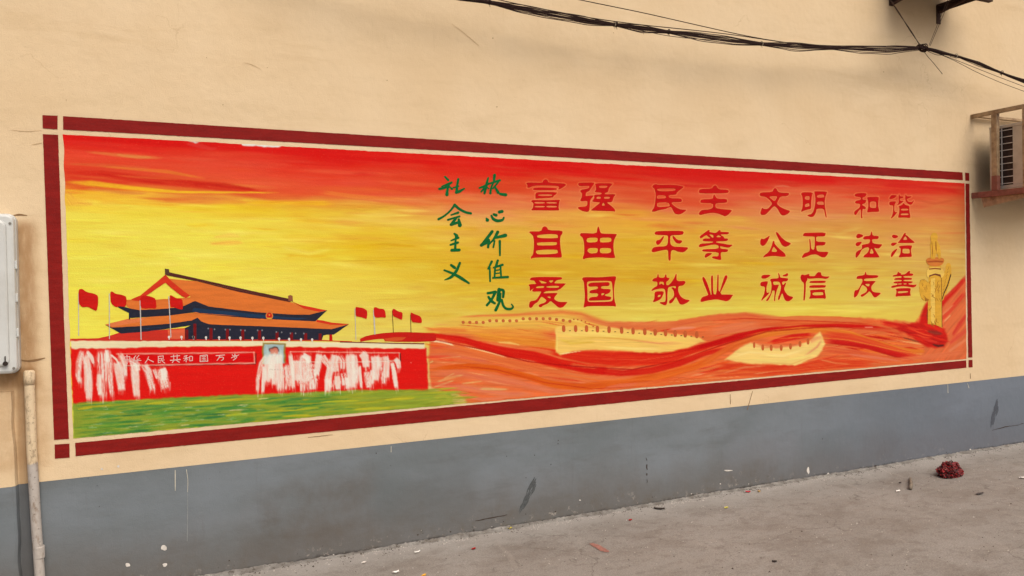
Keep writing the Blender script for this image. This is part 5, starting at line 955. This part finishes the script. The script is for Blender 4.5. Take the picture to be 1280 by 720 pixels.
# stray white and lavender masking tape scrap on the top border gap
for k in range(26):
    x = random.uniform(60, 1270); y = random.choice([random.uniform(30, 140), (bot_y(x)+32)+random.uniform(4, 70)])
    r = random.uniform(.25, .7); mark('speck', [[(x+r*math.cos(a_), y+r*1.2*math.sin(a_)) for a_ in np.linspace(0, 5.4, 6)]], BRN if y < 250 else CRK, amp=.2)
for P_ in ([(565, 30, .15), (582, 43, .3), (598, 57, .25)], [(15, 163, .2), (34, 164.5, .3), (52, 163, .15)], [(40, 181, .25), (52, 179, .3)], [(305, 78, .1), (318, 82, .3), (326, 87, .1)]): mark('smudge', [ribbon(P_)], simple('smudge', (186, 156, 116), .9), amp=.6)
# black spots along the foot of the wall
for k in range(34):
    x = random.uniform(230, 1275); yb = 713-(x-300)*.157+random.uniform(-16, -1); r = random.uniform(.2, .8)
    mark('pit', [[(x+r*1.5*random.uniform(.6, 1.2)*math.cos(a_), yb+r*random.uniform(.6, 1.2)*math.sin(a_)) for a_ in np.linspace(0, 5.5, 7)]], CRK if k % 3 else CHIP, amp=.3)

# ------------------------------------------------------------------ vertical waste pipe
pipe_pts = [W(36.5, 466, .03), W(39.5, 560, .03), W(44.5, 645, .03), W(50, 722, .03), W(52.5, 752, .03)]
pp = empty('drain_pipe', tuple(pipe_pts[-1]*np.array([1, 1, 0])), 'thin dirty cream and grey plastic pipe standing against the wall below the meter box', 'pipe')
P3 = np.array(pipe_pts); tt = np.linspace(0, 4, 40)
PI_ = np.stack([np.interp(tt, range(5), P3[:, k]) for k in range(3)], -1)
PI_[:, 0] += np.array([.002*mnoise.noise(Vector((0, 0, z*5))) for z in PI_[:, 2]])
t = NT('pipe_paint'); X, Y, Z = t.xyz(); zz = t.math('ADD', Z, t.math('MULTIPLY', t.math('SUBTRACT', t.noise(20, 3), .5), .03))
c = t.mix(t.ramp(zz, .725, .735), lin(176, 168, 160), lin(212, 190, 156))
c = t.mix(t.ramp(t.noise(26, 5, .7, stretch=(1, 1, .4)), .5, .68, 0, .7), c, lin(120, 98, 76)); c = t.mix(t.ramp(t.noise(70, 4, .7), .6, .66, 0, .6), c, lin(80, 66, 54))
PM = t.done(c, .55, t.bump(t.noise(60, 4), .003), .4)
m = MB(); m.tube([tuple(p) for p in PI_], .0235, 16, False)
m.build('pipe_body', PM, pp, True)
m = MB(); a = Vector(PI_[0]); m.tube([a+Vector((0, 0, .012)), a+Vector((0, 0, .004)), a-Vector((0, 0, .03)), a-Vector((0, 0, .06))], [.019, .0255, .0262, .0240], 16); m.build('pipe_cap', PM, pp, True)
m = MB(); c0 = Vector(W(48.8, 690, .03)); m.tube([c0+Vector((0, 0, -.03)), c0+Vector((0, 0, -.026)), c0+Vector((0, 0, .026)), c0+Vector((0, 0, .03))], [.0240, .0262, .0262, .0240], 16); m.build('pipe_joint', PM, pp)

# ------------------------------------------------------------------ meter box (runs out of the frame on the left)
BXR = float(W(20.5, 370, .12)[0]); zt, zb = float(W(15, 266, .12)[2]), float(W(21, 468, .12)[2])
mb = empty('meter_box', (BXR-.24, 0, zb), 'weathered white plastic electricity meter box cut off by the left edge', 'meter box')
BOXM = simple('box_plastic', (196, 198, 195), .4, .03, 8, .0004, .5, dirt=.22, dirtcol=(150, 140, 122)); BOXD = simple('box_seam', (120, 116, 108), .6)
def rbox(x0, x1, y0, y1, z0, z1, r, edge=.01, seg=5):
    m_ = MB(); rings = []
    for yy_, ins in ((y0, 0), (y1+edge, 0), (y1+edge*.35, edge*.3), (y1, edge)):
        ring = []
        for cx_, cz_, a0 in ((x1-r, z1-r, 0), (x0+r, z1-r, 90), (x0+r, z0+r, 180), (x1-r, z0+r, 270)):
            for k in range(seg+1):
                a_ = math.radians(a0+90*k/seg); ring.append((cx_+(r-ins)*math.cos(a_), yy_, cz_+(r-ins)*math.sin(a_)))
        rings.append(ring)
    n = len(rings[0]); vs = [v for g_ in rings for v in g_]; fs = []
    for i in range(len(rings)-1):
        for k in range(n): a_ = i*n+k; b_ = i*n+(k+1) % n; fs.append((a_, b_, b_+n, a_+n))
    fs.append(tuple((len(rings)-1)*n+k for k in range(n))); fs.append(tuple(range(n))[::-1]); m_.add(vs, fs); return m_
rbox(BXR-.50, BXR, 0, -.065, zb, zt, .035, .006).build('box_base', BOXM, mb)
rbox(BXR-.496, BXR-.004, -.069, -.108, zb+.004, zt-.004, .034, .014).build('box_cover', BOXM, mb)
rbox(BXR-.494, BXR-.008, -.064, -.0695, zb+.008, zt-.008, .03, .001).build('box_seam', BOXD, mb)
rbox(BXR-.46, BXR-.035, -.107, -.122, zb+.04, zt-.035, .03, .012).build('box_lid_panel', BOXM, mb)
rbox(BXR-.30, BXR-.088, -.121, -.126, zb+.34, zb+.46, .006, .002).build('name_plate', simple('brass_plate', (176, 160, 112), .35, .1, 20, 0, .5), mb)
rbox(BXR-.30, BXR-.088, -.1205, -.125, zt-.24, zt-.13, .006, .002).build('viewing_window', simple('smoked_window', (96, 98, 100), .15, .05, 10, 0, .6), mb)
for zz_ in (zt-.05, zb+.03):
    m = MB(); m.tube([(BXR-.02, -.100, zz_), (BXR-.02, -.112, zz_)], .006, 8); m.build('screw', BOXD, mb)
for zz_ in (zt-.25, (zt+zb)/2-.02, zb+.2):
    m = MB(); m.box((BXR-.006, -.10, zz_-.02), (BXR+.004, -.07, zz_+.02), .002); m.build('hinge', BOXM, mb)
m = MB(); k0 = Vector((BXR-.052, -.123, zb+.055)); m.tube([k0+Vector((0, .004, 0)), k0+Vector((0, -.006, 0))], .011, 12); m.box(k0+Vector((-.002, -.007, 0)), k0+Vector((.002, .001, .036))); m.build('lock', simple('lock_dark', (44, 34, 28), .6), mb)

# ------------------------------------------------------------------ cooling units and their brackets
UNIT = simple('unit_enamel', (196, 186, 170), .45, .05, 12, .0005, .5, dirt=.4, dirtcol=(140, 120, 98)); FIN = simple('unit_coil', (54, 40, 34), .7, .25, 40); SLAT = simple('unit_slat', (206, 198, 188), .5, .05)
STEEL = simple('bracket_tan', (168, 142, 110), .7, .15, 25, .001, dirt=.6, dirtcol=(92, 60, 40)); RSTEEL = simple('bracket_red_oxide', (140, 88, 74), .75, .15, 25, .001, dirt=.5, dirtcol=(88, 58, 46)); DARK = simple('bracket_rust', (66, 44, 34), .85, .25, 30, .001)
def condenser(name, loc, label, w=.80, d=.30, h=.53):
    x, y, z = loc; e = empty(name, loc, label, 'air conditioner')
    m = MB(); m.box((x+.008, y+.008, z+.03), (x+w-.008, y+d-.008, z+h-.012)); m.build('coil', FIN, e)
    m = MB(); m.box((x, y, z+.02), (x+.07, y+.012, z+h), .002); m.box((x+w-.07, y, z+.02), (x+w, y+.012, z+h), .002)
    m.box((x-.004, y-.004, z+h-.014), (x+w+.004, y+d+.004, z+h+.012), .004); m.box((x-.002, y-.002, z), (x+w+.002, y+d+.002, z+.03), .003)
    m.box((x-.001, y+.013, z+.031), (x+.006, y+.100, z+h-.015), .001); m.box((x-.001, y+d-.016, z+.031), (x+.012, y+d+.001, z+h-.015), .001); m.box((x+w-.006, y+.013, z+.031), (x+w+.001, y+d-.02, z+h-.015), .001)
    n = 48; cx_, cz_, R_ = x+.33, z+.27, .2; vs = []; fs = []
    for k in range(n):
        a_ = 2*math.pi*k/n; ca, sa = math.cos(a_), math.sin(a_); t_ = 1/max(abs(ca)/.259, abs(sa)/.239)
        vs += [(cx_+R_*ca, y-.002, cz_+R_*sa), (cx_+t_*ca, y-.002, cz_+t_*sa), (cx_+R_*ca, y+.02, cz_+R_*sa)]
    for k in range(n):
        a_ = k*3; b_ = (k+1) % n*3; fs += [(a_, b_, b_+1, a_+1), (a_, a_+2, b_+2, b_)]
    m.add(vs, fs); m.box((x+.59, y-.002, z+.031), (x+w-.071, y+.012, z+h-.015)); m.build('casing', UNIT, e)
    for k in range(9):
        zz_ = z+.045+k*(h-.08)/8.
        m = MB(); m.box((x-.004, y+.102, zz_-.003), (x+.004, y+d-.018, zz_+.003)); m.build('side_slat', SLAT, e)
    m = MB(); m.box((x-.006, y+.19, z+.032), (x+.0035, y+.197, z+h-.016)); m.build('side_rail', SLAT, e)
    m = MB()
    for k in range(1, 8):
        rr = .19*k/7.5; m.tube([(cx_+rr*math.cos(a_), y-.006, cz_+rr*math.sin(a_)) for a_ in np.linspace(0, 2*math.pi, 25)], .002, 4, False)
    for k in range(8): a_ = k*math.pi/4; m.bar((cx_, y-.009, cz_), (cx_+.2*math.cos(a_), y-.009, cz_+.2*math.sin(a_)), .004, .004, (0, 1, 0))
    m.build('fan_grille', SLAT, e)
    m = MB()
    for k in range(3):
        a_ = k*2*math.pi/3; c1 = Vector((cx_, y+.05, cz_)); u_ = Vector((math.cos(a_), 0, math.sin(a_))); v__ = Vector((-math.sin(a_), 0, math.cos(a_)))
        m.add([c1+u_*.03-v__*.02, c1+u_*.17-v__*.06+Vector((0, .02, 0)), c1+u_*.18+v__*.04-Vector((0, .02, 0)), c1+u_*.03+v__*.02], [(0, 1, 2, 3)])
    m.tube([(cx_, y+.03, cz_), (cx_, y+.007+.06, cz_)], .035, 14); m.build('fan', FIN, e)
    return e
condenser('air_conditioner', (6.70, -.43, 2.285), 'outdoor cooling unit with dark louvred side standing in a tan cage at the right edge')
cg = empty('steel_cage', (6.65, 0, 2.24), 'tan and oxide red steel cage holding the cooling unit at the right edge', 'bracket')
def one(nm, mat, fn):
    m = MB(); fn(m); return m.build(nm, mat, cg)
for xx_ in (6.655, 7.56):
    one('top_rail', STEEL, lambda m: m.box((xx_-.018, -.62, 2.925), (xx_+.018, -.001, 2.958), .002))
    one('post', STEEL, lambda m: m.box((xx_-.02, -.235, 2.4), (xx_+.02, -.187, 2.924), .002)); one('post_foot', RSTEEL, lambda m: m.box((xx_-.0215, -.2365, 2.276), (xx_+.0215, -.1855, 2.399), .002))
    one('post', STEEL, lambda m: m.box((xx_-.02, -.49, 2.276), (xx_+.02, -.45, 2.924), .002))
    one('base_rail', RSTEEL, lambda m: m.box((xx_-.02, -.60, 2.225), (xx_+.02, -.001, 2.275), .003))
    one('brace', STEEL, lambda m: m.add([(xx_+a_, y_, z_) for a_ in (0, .006) for y_, z_ in ((-.08, 2.224), (-.5, 2.224), (-.5, 2.195), (-.10, 2.14))], [(0, 1, 2, 3), (7, 6, 5, 4), (0, 4, 5, 1), (1, 5, 6, 2), (2, 6, 7, 3), (3, 7, 4, 0)]))
one('cross_rail', STEEL, lambda m: m.box((6.675, -.49, 2.928), (7.54, -.455, 2.955), .002)); one('cross_rail', RSTEEL, lambda m: m.box((6.676, -.58, 2.23), (7.539, -.54, 2.27), .002)); one('cross_rail', RSTEEL, lambda m: m.box((6.676, -.16, 2.23), (7.539, -.12, 2.27), .002))
one('cross_rail', STEEL, lambda m: m.box((6.675, -.055, 2.93), (7.54, -.02, 2.953), .002))
# upper unit above the cable knot
condenser('air_conditioner', (5.60, -.41, 3.895), 'underside of a second cooling unit above the knot of cables at the top edge', w=.78, d=.27)
cg = empty('wall_bracket', (5.66, 0, 3.8), 'dark rusty steel arms holding the upper unit above the cable knot', 'bracket')
for xx_ in (5.665, 6.235):
    one('arm', DARK, lambda m: (m.box((xx_-.022, -.62, 3.855), (xx_+.022, -.001, 3.861)), m.box((xx_+.016, -.62, 3.80), (xx_+.022, -.001, 3.854))))
    one('strut', DARK, lambda m: m.bar((xx_, -.02, 3.79), (xx_, -.40, 3.855), .02, .014))
    one('wall_plate', DARK, lambda m: m.box((xx_-.025, -.006, 3.70 if xx_ > 6 else 3.78), (xx_+.025, 0, 3.853)))
    one('bolt', DARK, lambda m: m.tube([(xx_, .0, 3.80), (xx_, -.03, 3.80)], .012, 6))
one('cross_bar', DARK, lambda m: m.box((5.68, -.50, 3.863), (6.6, -.46, 3.89))); one('cross_bar', DARK, lambda m: m.box((5.62, -.24, 3.863), (6.6, -.20, 3.89)))

# ------------------------------------------------------------------ cable bundle
CABLE = simple('cable_black', (48, 32, 28), .75, .2, 40, .0002, .12); TIE = simple('cable_tie', (150, 138, 120), .6); WIRE = simple('wire_brown', (64, 44, 32), .6)
base = [(250, -95), (420, -42), (520, -16), (600, 0), (640, 8), (690, 17.5), (740, 26.5), (768, 30.5), (830, 39), (870, 44), (920, 51), (960, 55.5), (1010, 58.5), (1040, 59.5), (1080, 61), (1110, 61.5), (1152, 60), (1165, 62), (1180, 66), (1200, 71), (1230, 82), (1260, 94), (1300, 108), (1420, 160), (1520, 210)]
bx = np.array([b[0] for b in base], float); by_ = np.array([b[1] for b in base], float)
ties = [612, 768, 836, 952, 1040, 1152, 1195, 1252]
OFFW = .20
cb = empty('cable_bundle', tuple(W(1152, 60, OFFW)), 'sagging bundle of black cables tied together and strung along the upper wall', 'cables')
def wirepath(dx, dy, x0, x1, step=6, spread=True, yo=0.0, seed=0):
    out = []
    for x in np.arange(x0, x1+.1, step):
        y = np.interp(x, bx, by_); dt = min(abs(x-t_) for t_ in ties); f = min(1.15, .40+dt/50.)
        o_ = float(np.interp(x, [250, 350, 1400, 1520], [.02, OFFW, OFFW, .02]))+.011*dy*f; lat = (dx*f+.9*mnoise.noise(Vector((x/30., seed*3.1, 0)))*f)
        out.append(tuple(W(x, y+lat+yo, o_)))
    return out
lats = [(-1.6, .6), (-.7, -.9), (.2, 1.0), (.9, -.4), (1.7, .7), (2.8, -.8), (-2.6, -.3), (3.8, .3)]
for k, (a_, b_) in enumerate(lats):
    m = MB(); m.tube(wirepath(a_*1.35, b_, 250, 1152, 6, seed=k), .0036 if k < 5 else .0026, 6); m.build('cable', CABLE, cb, True)
    m = MB(); m.tube(wirepath(a_*.85, b_, 1152, 1520, 6, seed=k+20), .0038 if k < 5 else .0026, 6); m.build('cable', CABLE, cb, True)
thin = [[(480, -60), (600, -27), (725, 0), (800, 15), (870, 31), (930, 44.5), (985, 54), (1040, 57.5), (1100, 57.5), (1152, 58.5)],
        [(560, -16), (640, 4), (740, 23), (800, 31), (860, 37), (910, 42.5), (960, 50), (1000, 56), (1040, 58.5)],
        [(770, 32), (800, 38), (832, 44.5), (860, 48), (900, 50.5)], [(600, 3), (650, 13), (700, 22), (740, 27), (768, 31)],
        [(1160, 62), (1190, 74), (1220, 90), (1250, 103), (1282, 115), (1380, 147)], [(1160, 62), (1200, 77), (1240, 93), (1282, 109), (1380, 144)], [(1152, 60), (1172, 70), (1190, 67), (1186, 71), (1205, 73)]]
for k, p in enumerate(thin):
    P = np.array(p, float); t0 = np.arange(len(P)); t1 = np.linspace(0, len(P)-1, len(P)*6); Q = np.stack([np.interp(t1, t0, P[:, j]) for j in range(2)], -1)
    for _ in range(6): Q[1:-1] = (Q[:-2]+2*Q[1:-1]+Q[2:])/4
    m = MB(); m.tube([tuple(W(x, y, OFFW+(.012 if k % 2 else -.012)*math.sin(math.pi*i/len(Q)))) for i, (x, y) in enumerate(Q)], .0030 if k < 2 else .0022, 5); m.build('cable', CABLE, cb, True)
for x in (612, 768, 770.5, 836, 952, 1195, 1252):
    y = np.interp(x, bx, by_); m = MB(); c0 = Vector(W(x, y, OFFW)); d_ = (Vector(W(x+3, np.interp(x+3, bx, by_), OFFW))-c0).normalized(); u_ = d_.cross(Vector((0, 1, 0))).normalized()
    m.tube([c0+(u_*math.cos(a_)+Vector((0, 1, 0))*math.sin(a_))*.0155 for a_ in np.linspace(0, 2*math.pi, 13)], .0030, 5, False); m.tube([c0-u_*.012, c0-u_*.030+d_*.004], .0018, 4); m.build('cable_tie', TIE if x in (768, 952, 1195) else CABLE, cb)
for ex_, ey_ in ((252, -94), (1518, 209)):
    c0 = Vector(W(ex_, ey_, .02)); m = MB(); m.box(c0+Vector((-.05, -.012, -.04)), c0+Vector((.05, .02, .04)), .004); m.tube([c0+Vector((0, 0, -.02)), c0+Vector((0, -.05, -.02)), c0+Vector((0, -.06, .02)), c0+Vector((0, 0, .02))], .006, 6); m.build('anchor', DARK, cb)
m = MB(); kc = Vector(W(1153, 60, OFFW)); random.seed(3)
for k in range(9):
    ax_ = Vector((random.gauss(0, 1), random.gauss(0, .7), random.gauss(0, 1))).normalized(); e1 = ax_.orthogonal().normalized(); e2 = ax_.cross(e1); rr = random.uniform(.022, .036); off_ = Vector((random.uniform(-.02, .025), random.uniform(-.008, .008), random.uniform(-.008, .008)))
    m.tube([kc+off_+(e1*math.cos(a_)*rr*1.15+e2*math.sin(a_)*rr*.8) for a_ in np.linspace(0, 2*math.pi, 17)], .0042, 5, False)
m.build('knot', CABLE, cb, True)
m = MB(); m.tube([tuple(W(x, y, o_)) for x, y, o_ in ((1153, 62, OFFW), (1160, 71, OFFW+.01), (1168, 80, OFFW+.02), (1178, 92.5, OFFW+.03))], .0022, 5); m.build('loose_end', WIRE, cb, True)
for nm, pa, pb, lb in (('hanger_wire', (1115, 3, .26), (1151, 58, OFFW), 'rusty twisted tie wire running from the left arm down to the cable knot'), ('hanger_wire', (1181.5, 10, .26), (1162, 57, OFFW), 'thin doubled tie wire running from the right arm down to the cable knot')):
    e = empty(nm, tuple(W(*pa)), lb, 'wire')
    A_, B_ = Vector(W(*pa)), Vector(W(*pb)); A_ = A_+(A_-B_)*.25
    for s_ in (-1, 1):
        m = MB(); amp = .006 if pa[0] < 1150 else .012
        m.tube([A_.lerp(B_, q)+Vector((s_*amp*(math.cos(q*9) if pa[0] < 1150 else (1-.4*q)), 0, 0)) for q in np.linspace(0, 1, 16)], .0030 if pa[0] < 1150 else .0020, 5); m.build('strand', WIRE, e, True)

# ------------------------------------------------------------------ things lying on the ground
random.seed(21)
def blob(name, loc, dims, rot, mat, label, cat, sub=4, amp=.35, fr_=2.2, group=None, flat=.0):
    bm = bmesh.new(); bmesh.ops.create_icosphere(bm, subdivisions=sub, radius=1)
    sdv = Vector((random.random()*9, random.random()*9, 3))
    for v in bm.verts:
        n_ = v.co.normalized(); r = 1+amp*(mnoise.noise(n_*fr_+sdv)+.6*abs(mnoise.noise(n_*fr_*2.7+sdv))+.45*mnoise.noise(n_*fr_*6+sdv)*(1 if sub > 3 else .4))
        v.co = n_*r; v.co.z = max(v.co.z, -.72)
        v.co = Vector((v.co.x*dims[0], v.co.y*dims[1], (v.co.z+.72)*dims[2]))
    me_ = bpy.data.meshes.new(name); bm.to_mesh(me_); bm.free(); me_.materials.append(mat)
    o = link(bpy.data.objects.new(name, me_)); o.location = loc; o.rotation_euler.z = rot; return tag(o, label, cat, group)
t = NT('red_mesh_bag'); v = t.n('ShaderNodeTexVoronoi', feature='F1'); t.put(v.inputs['Vector'], t.P); v.inputs['Scale'].default_value = 62
c = t.mix(t.ramp(v.outputs['Distance'], .15, .6), lin(176, 26, 34), lin(70, 8, 12)); c = t.mix(t.ramp(t.noise(48, 4, .7), .60, .68, 0, .9), c, lin(206, 120, 110)); c = t.mix(t.ramp(t.noise(30, 4, .7, off=4), .52, .62, 0, .7), c, lin(60, 12, 14))
BAG = t.done(c, .5, t.bump(v.outputs['Distance'], .012), .4)
gp = Gd(1187.5, 594); g0 = (float(gp[0]), float(gp[1]), ground_h(*gp[:2])-.004)
bagE = empty('red_net_bag', g0, 'crumpled dark red net bag lying on the ground near the foot of the wall', 'bag')
b1 = blob('bag_body', (-.008, 0, 0), (.092, .07, .064), .3, BAG, None, None, 5, .42, 1.6); b1.parent = bagE
b2 = blob('bag_fold', (.052, -.008, 0), (.054, .046, .045), 1.1, BAG, None, None, 4, .5, 2.4); b2.parent = bagE
m = MB(); g_ = Vector(g0); m.tube([g_+Vector((-.01, .02, .09)), g_+Vector((.02, .02, .112)), g_+Vector((.05, .02, .115)), g_+Vector((.065, .02, .10))], .004, 6); m.build('bag_string', simple('bag_string', (64, 40, 34), .8), bagE, True)
def flake(px_, py_, L_, Wd, ang, rgb, label, cat, name='paper_scrap', curl=.006):
    g_ = Gd(px_, py_); x0_, y0_ = float(g_[0]), float(g_[1]); z0_ = ground_h(x0_, y0_)+.002; n = 7; vs = []; fs = []
    for i in range(n):
        u_ = i/(n-1)-.5; wv = Wd*(1-abs(u_)*1.1)*(1+.35*random.uniform(-1, 1))
        for s_ in (-.5, 0, .5): vs.append((u_*L_, s_*wv, .002+curl*(abs(s_)*2+abs(u_)*1.5*random.random())))
    for i in range(n-1):
        for k in range(2): a_ = i*3+k; fs.append((a_, a_+3, a_+4, a_+1))
    k0_ = len(vs); vs += [(x_, y_, z_-.0015) for x_, y_, z_ in vs]; fs += [tuple(i+k0_ for i in f)[::-1] for f in fs]
    rim = [i*3 for i in range(n)]+[(n-1)*3+1]+[i*3+2 for i in range(n-1, -1, -1)]+[1]
    for i in range(len(rim)): a_ = rim[i]; b_ = rim[(i+1) % len(rim)]; fs.append((a_, b_, b_+k0_, a_+k0_))
    o = mesh_obj(name, vs, fs, simple('scrap_%d_%d' % (px_, py_), rgb, .7, .15, 60)); o.location = (x0_, y0_, z0_); o.rotation_euler.z = ang; return tag(o, label, cat, 'litter scraps on the ground' if cat == 'litter' else None)
flake(824, 637, .075, .02, -.75, (62, 52, 46), 'dark dry leaf lying close under the grey wall, left of the red bag', 'leaf', 'dry_leaf', .008)
flake(637, 662.5, .03, .028, 1.2, (206, 186, 70), 'tiny yellow paper scrap at the foot of the wall under the dark scuff', 'litter')
flake(522, 691, .04, .02, .3, (226, 222, 214), 'small white paper scrap on the ground near the front centre', 'litter'); flake(495, 715, .035, .02, .1, (226, 222, 216), 'white scrap at the lower edge of the picture', 'litter'); flake(455, 704, .03, .016, .4, (214, 206, 196), 'pale scrap nearest the wall at lower left', 'litter')
flake(592, 686, .028, .016, .2, (150, 22, 18), 'small dark red scrap on the ground near the front', 'litter'); flake(788, 650, .026, .014, .1, (176, 36, 30), 'tiny red scrap beside the dark leaf', 'litter')
flake(935, 616.5, .035, .022, -.5, (206, 60, 70), 'pinkish red scrap at the wall foot in the middle distance', 'litter'); flake(949, 615.5, .028, .018, 1.0, (206, 160, 70), 'orange yellow scrap right beside the pinkish scrap', 'litter'); flake(908, 635, .03, .016, .1, (206, 196, 90), 'yellow scrap on open ground left of the pink scrap', 'litter')
flake(530, 719, .03, .02, .5, (216, 160, 50), 'orange scrap cut by the lower edge', 'litter'); flake(1225, 617, .085, .028, .1, (72, 64, 62), 'flat dark scrap on the ground to the right of the red bag', 'litter')
flake(1123, 613.5, .04, .02, .1, (224, 220, 212), 'small white scrap left of the upright stick', 'litter'); flake(1278, 597, .05, .03, -.3, (220, 214, 206), 'white scrap at the right edge of the picture', 'litter')
flake(968, 702.5, .026, .012, -.6, (50, 42, 38), 'small dark chip on the open ground at lower right', 'litter'); flake(1125, 603, .03, .014, .1, (70, 60, 54), 'tiny dark chip beside the stick', 'litter')
gs = Gd(1138, 611); gz = ground_h(*gs[:2]); e = empty('wood_stick', (float(gs[0]), float(gs[1]), gz), 'short grey brown stick lying towards the wall left of the red bag', 'stick')
g2 = Gd(1138.5, 597); m = MB(); q0 = Vector((gs[0], gs[1], gz+.012)); q1 = Vector((g2[0], g2[1], ground_h(*g2[:2])+.012)); m.tube([q0.lerp(q1, q)+Vector((.006*math.sin(q*5), 0, .004*math.sin(q*4))) for q in np.linspace(0, 1, 8)], [.013, .014, .013, .012, .013, .010, .008, .004], 8); m.build('shaft', simple('stick_bark', (120, 108, 94), .8, .25, 50, .001), e, True)
# orange-red paint splash on the concrete
L = []
SPL = simple('spilt_paint', (150, 104, 92), .8, .2, 50, .001)
for pts in ([(737, 678), (745, 679), (753, 683), (761, 687.5), (762, 690), (754, 689), (746, 685), (738, 681)], [(741, 681.5), (746, 680.5), (757, 688.5), (751, 689)]):
    P = [Gd(x, y) for x, y in wob(chaikin(pts), 1.0, 1.2, 3)]; L.append(P)
vs = []; fs = []
for k, P in enumerate(L):
    n = len(vs); vs += [(float(p[0]), float(p[1]), ground_h(p[0], p[1])+.0028+k*.0003) for p in P]
    for tr in tessellate_polygon([[Vector((p[0], p[1], 0)) for p in P]]): fs.append(tuple(i+n for i in tr))
mesh_obj('paint_splash', vs, fs, SPL, ground)['label'] = 'orange red paint splash on the concrete'
# grit gathered on the concrete, denser towards the wall
m = MB(); random.seed(5)
for k in range(3000):
    x = random.uniform(-.3, 8.0); y = (-.02-abs(random.gauss(0, .045)) if k % 4 else -abs(random.gauss(0, .35))) if k % 2 else -random.uniform(.02, 2.4)
    r = random.uniform(.0015, .0045)*(1.6 if random.random() < .08 else 1); z = ground_h(x, y)+r*.4; a_ = random.random()*6
    P = [(x+r*1.3*math.cos(a_+q*2.1), y+r*1.3*math.sin(a_+q*2.1), z-r*.5) for q in range(3)]+[(x, y, z+r*.8)]
    m.add(P, [(0, 1, 3), (1, 2, 3), (2, 0, 3)])
t = NT('grit'); MATG = t.done(t.mix(t.ramp(t.noise(9, 1), .48, .52), lin(84, 74, 66), lin(178, 170, 160)), .9)
o = m.build('grit', MATG); tag(o, 'fine grit and dust scattered on the concrete along the wall', 'grit', kind='stuff')
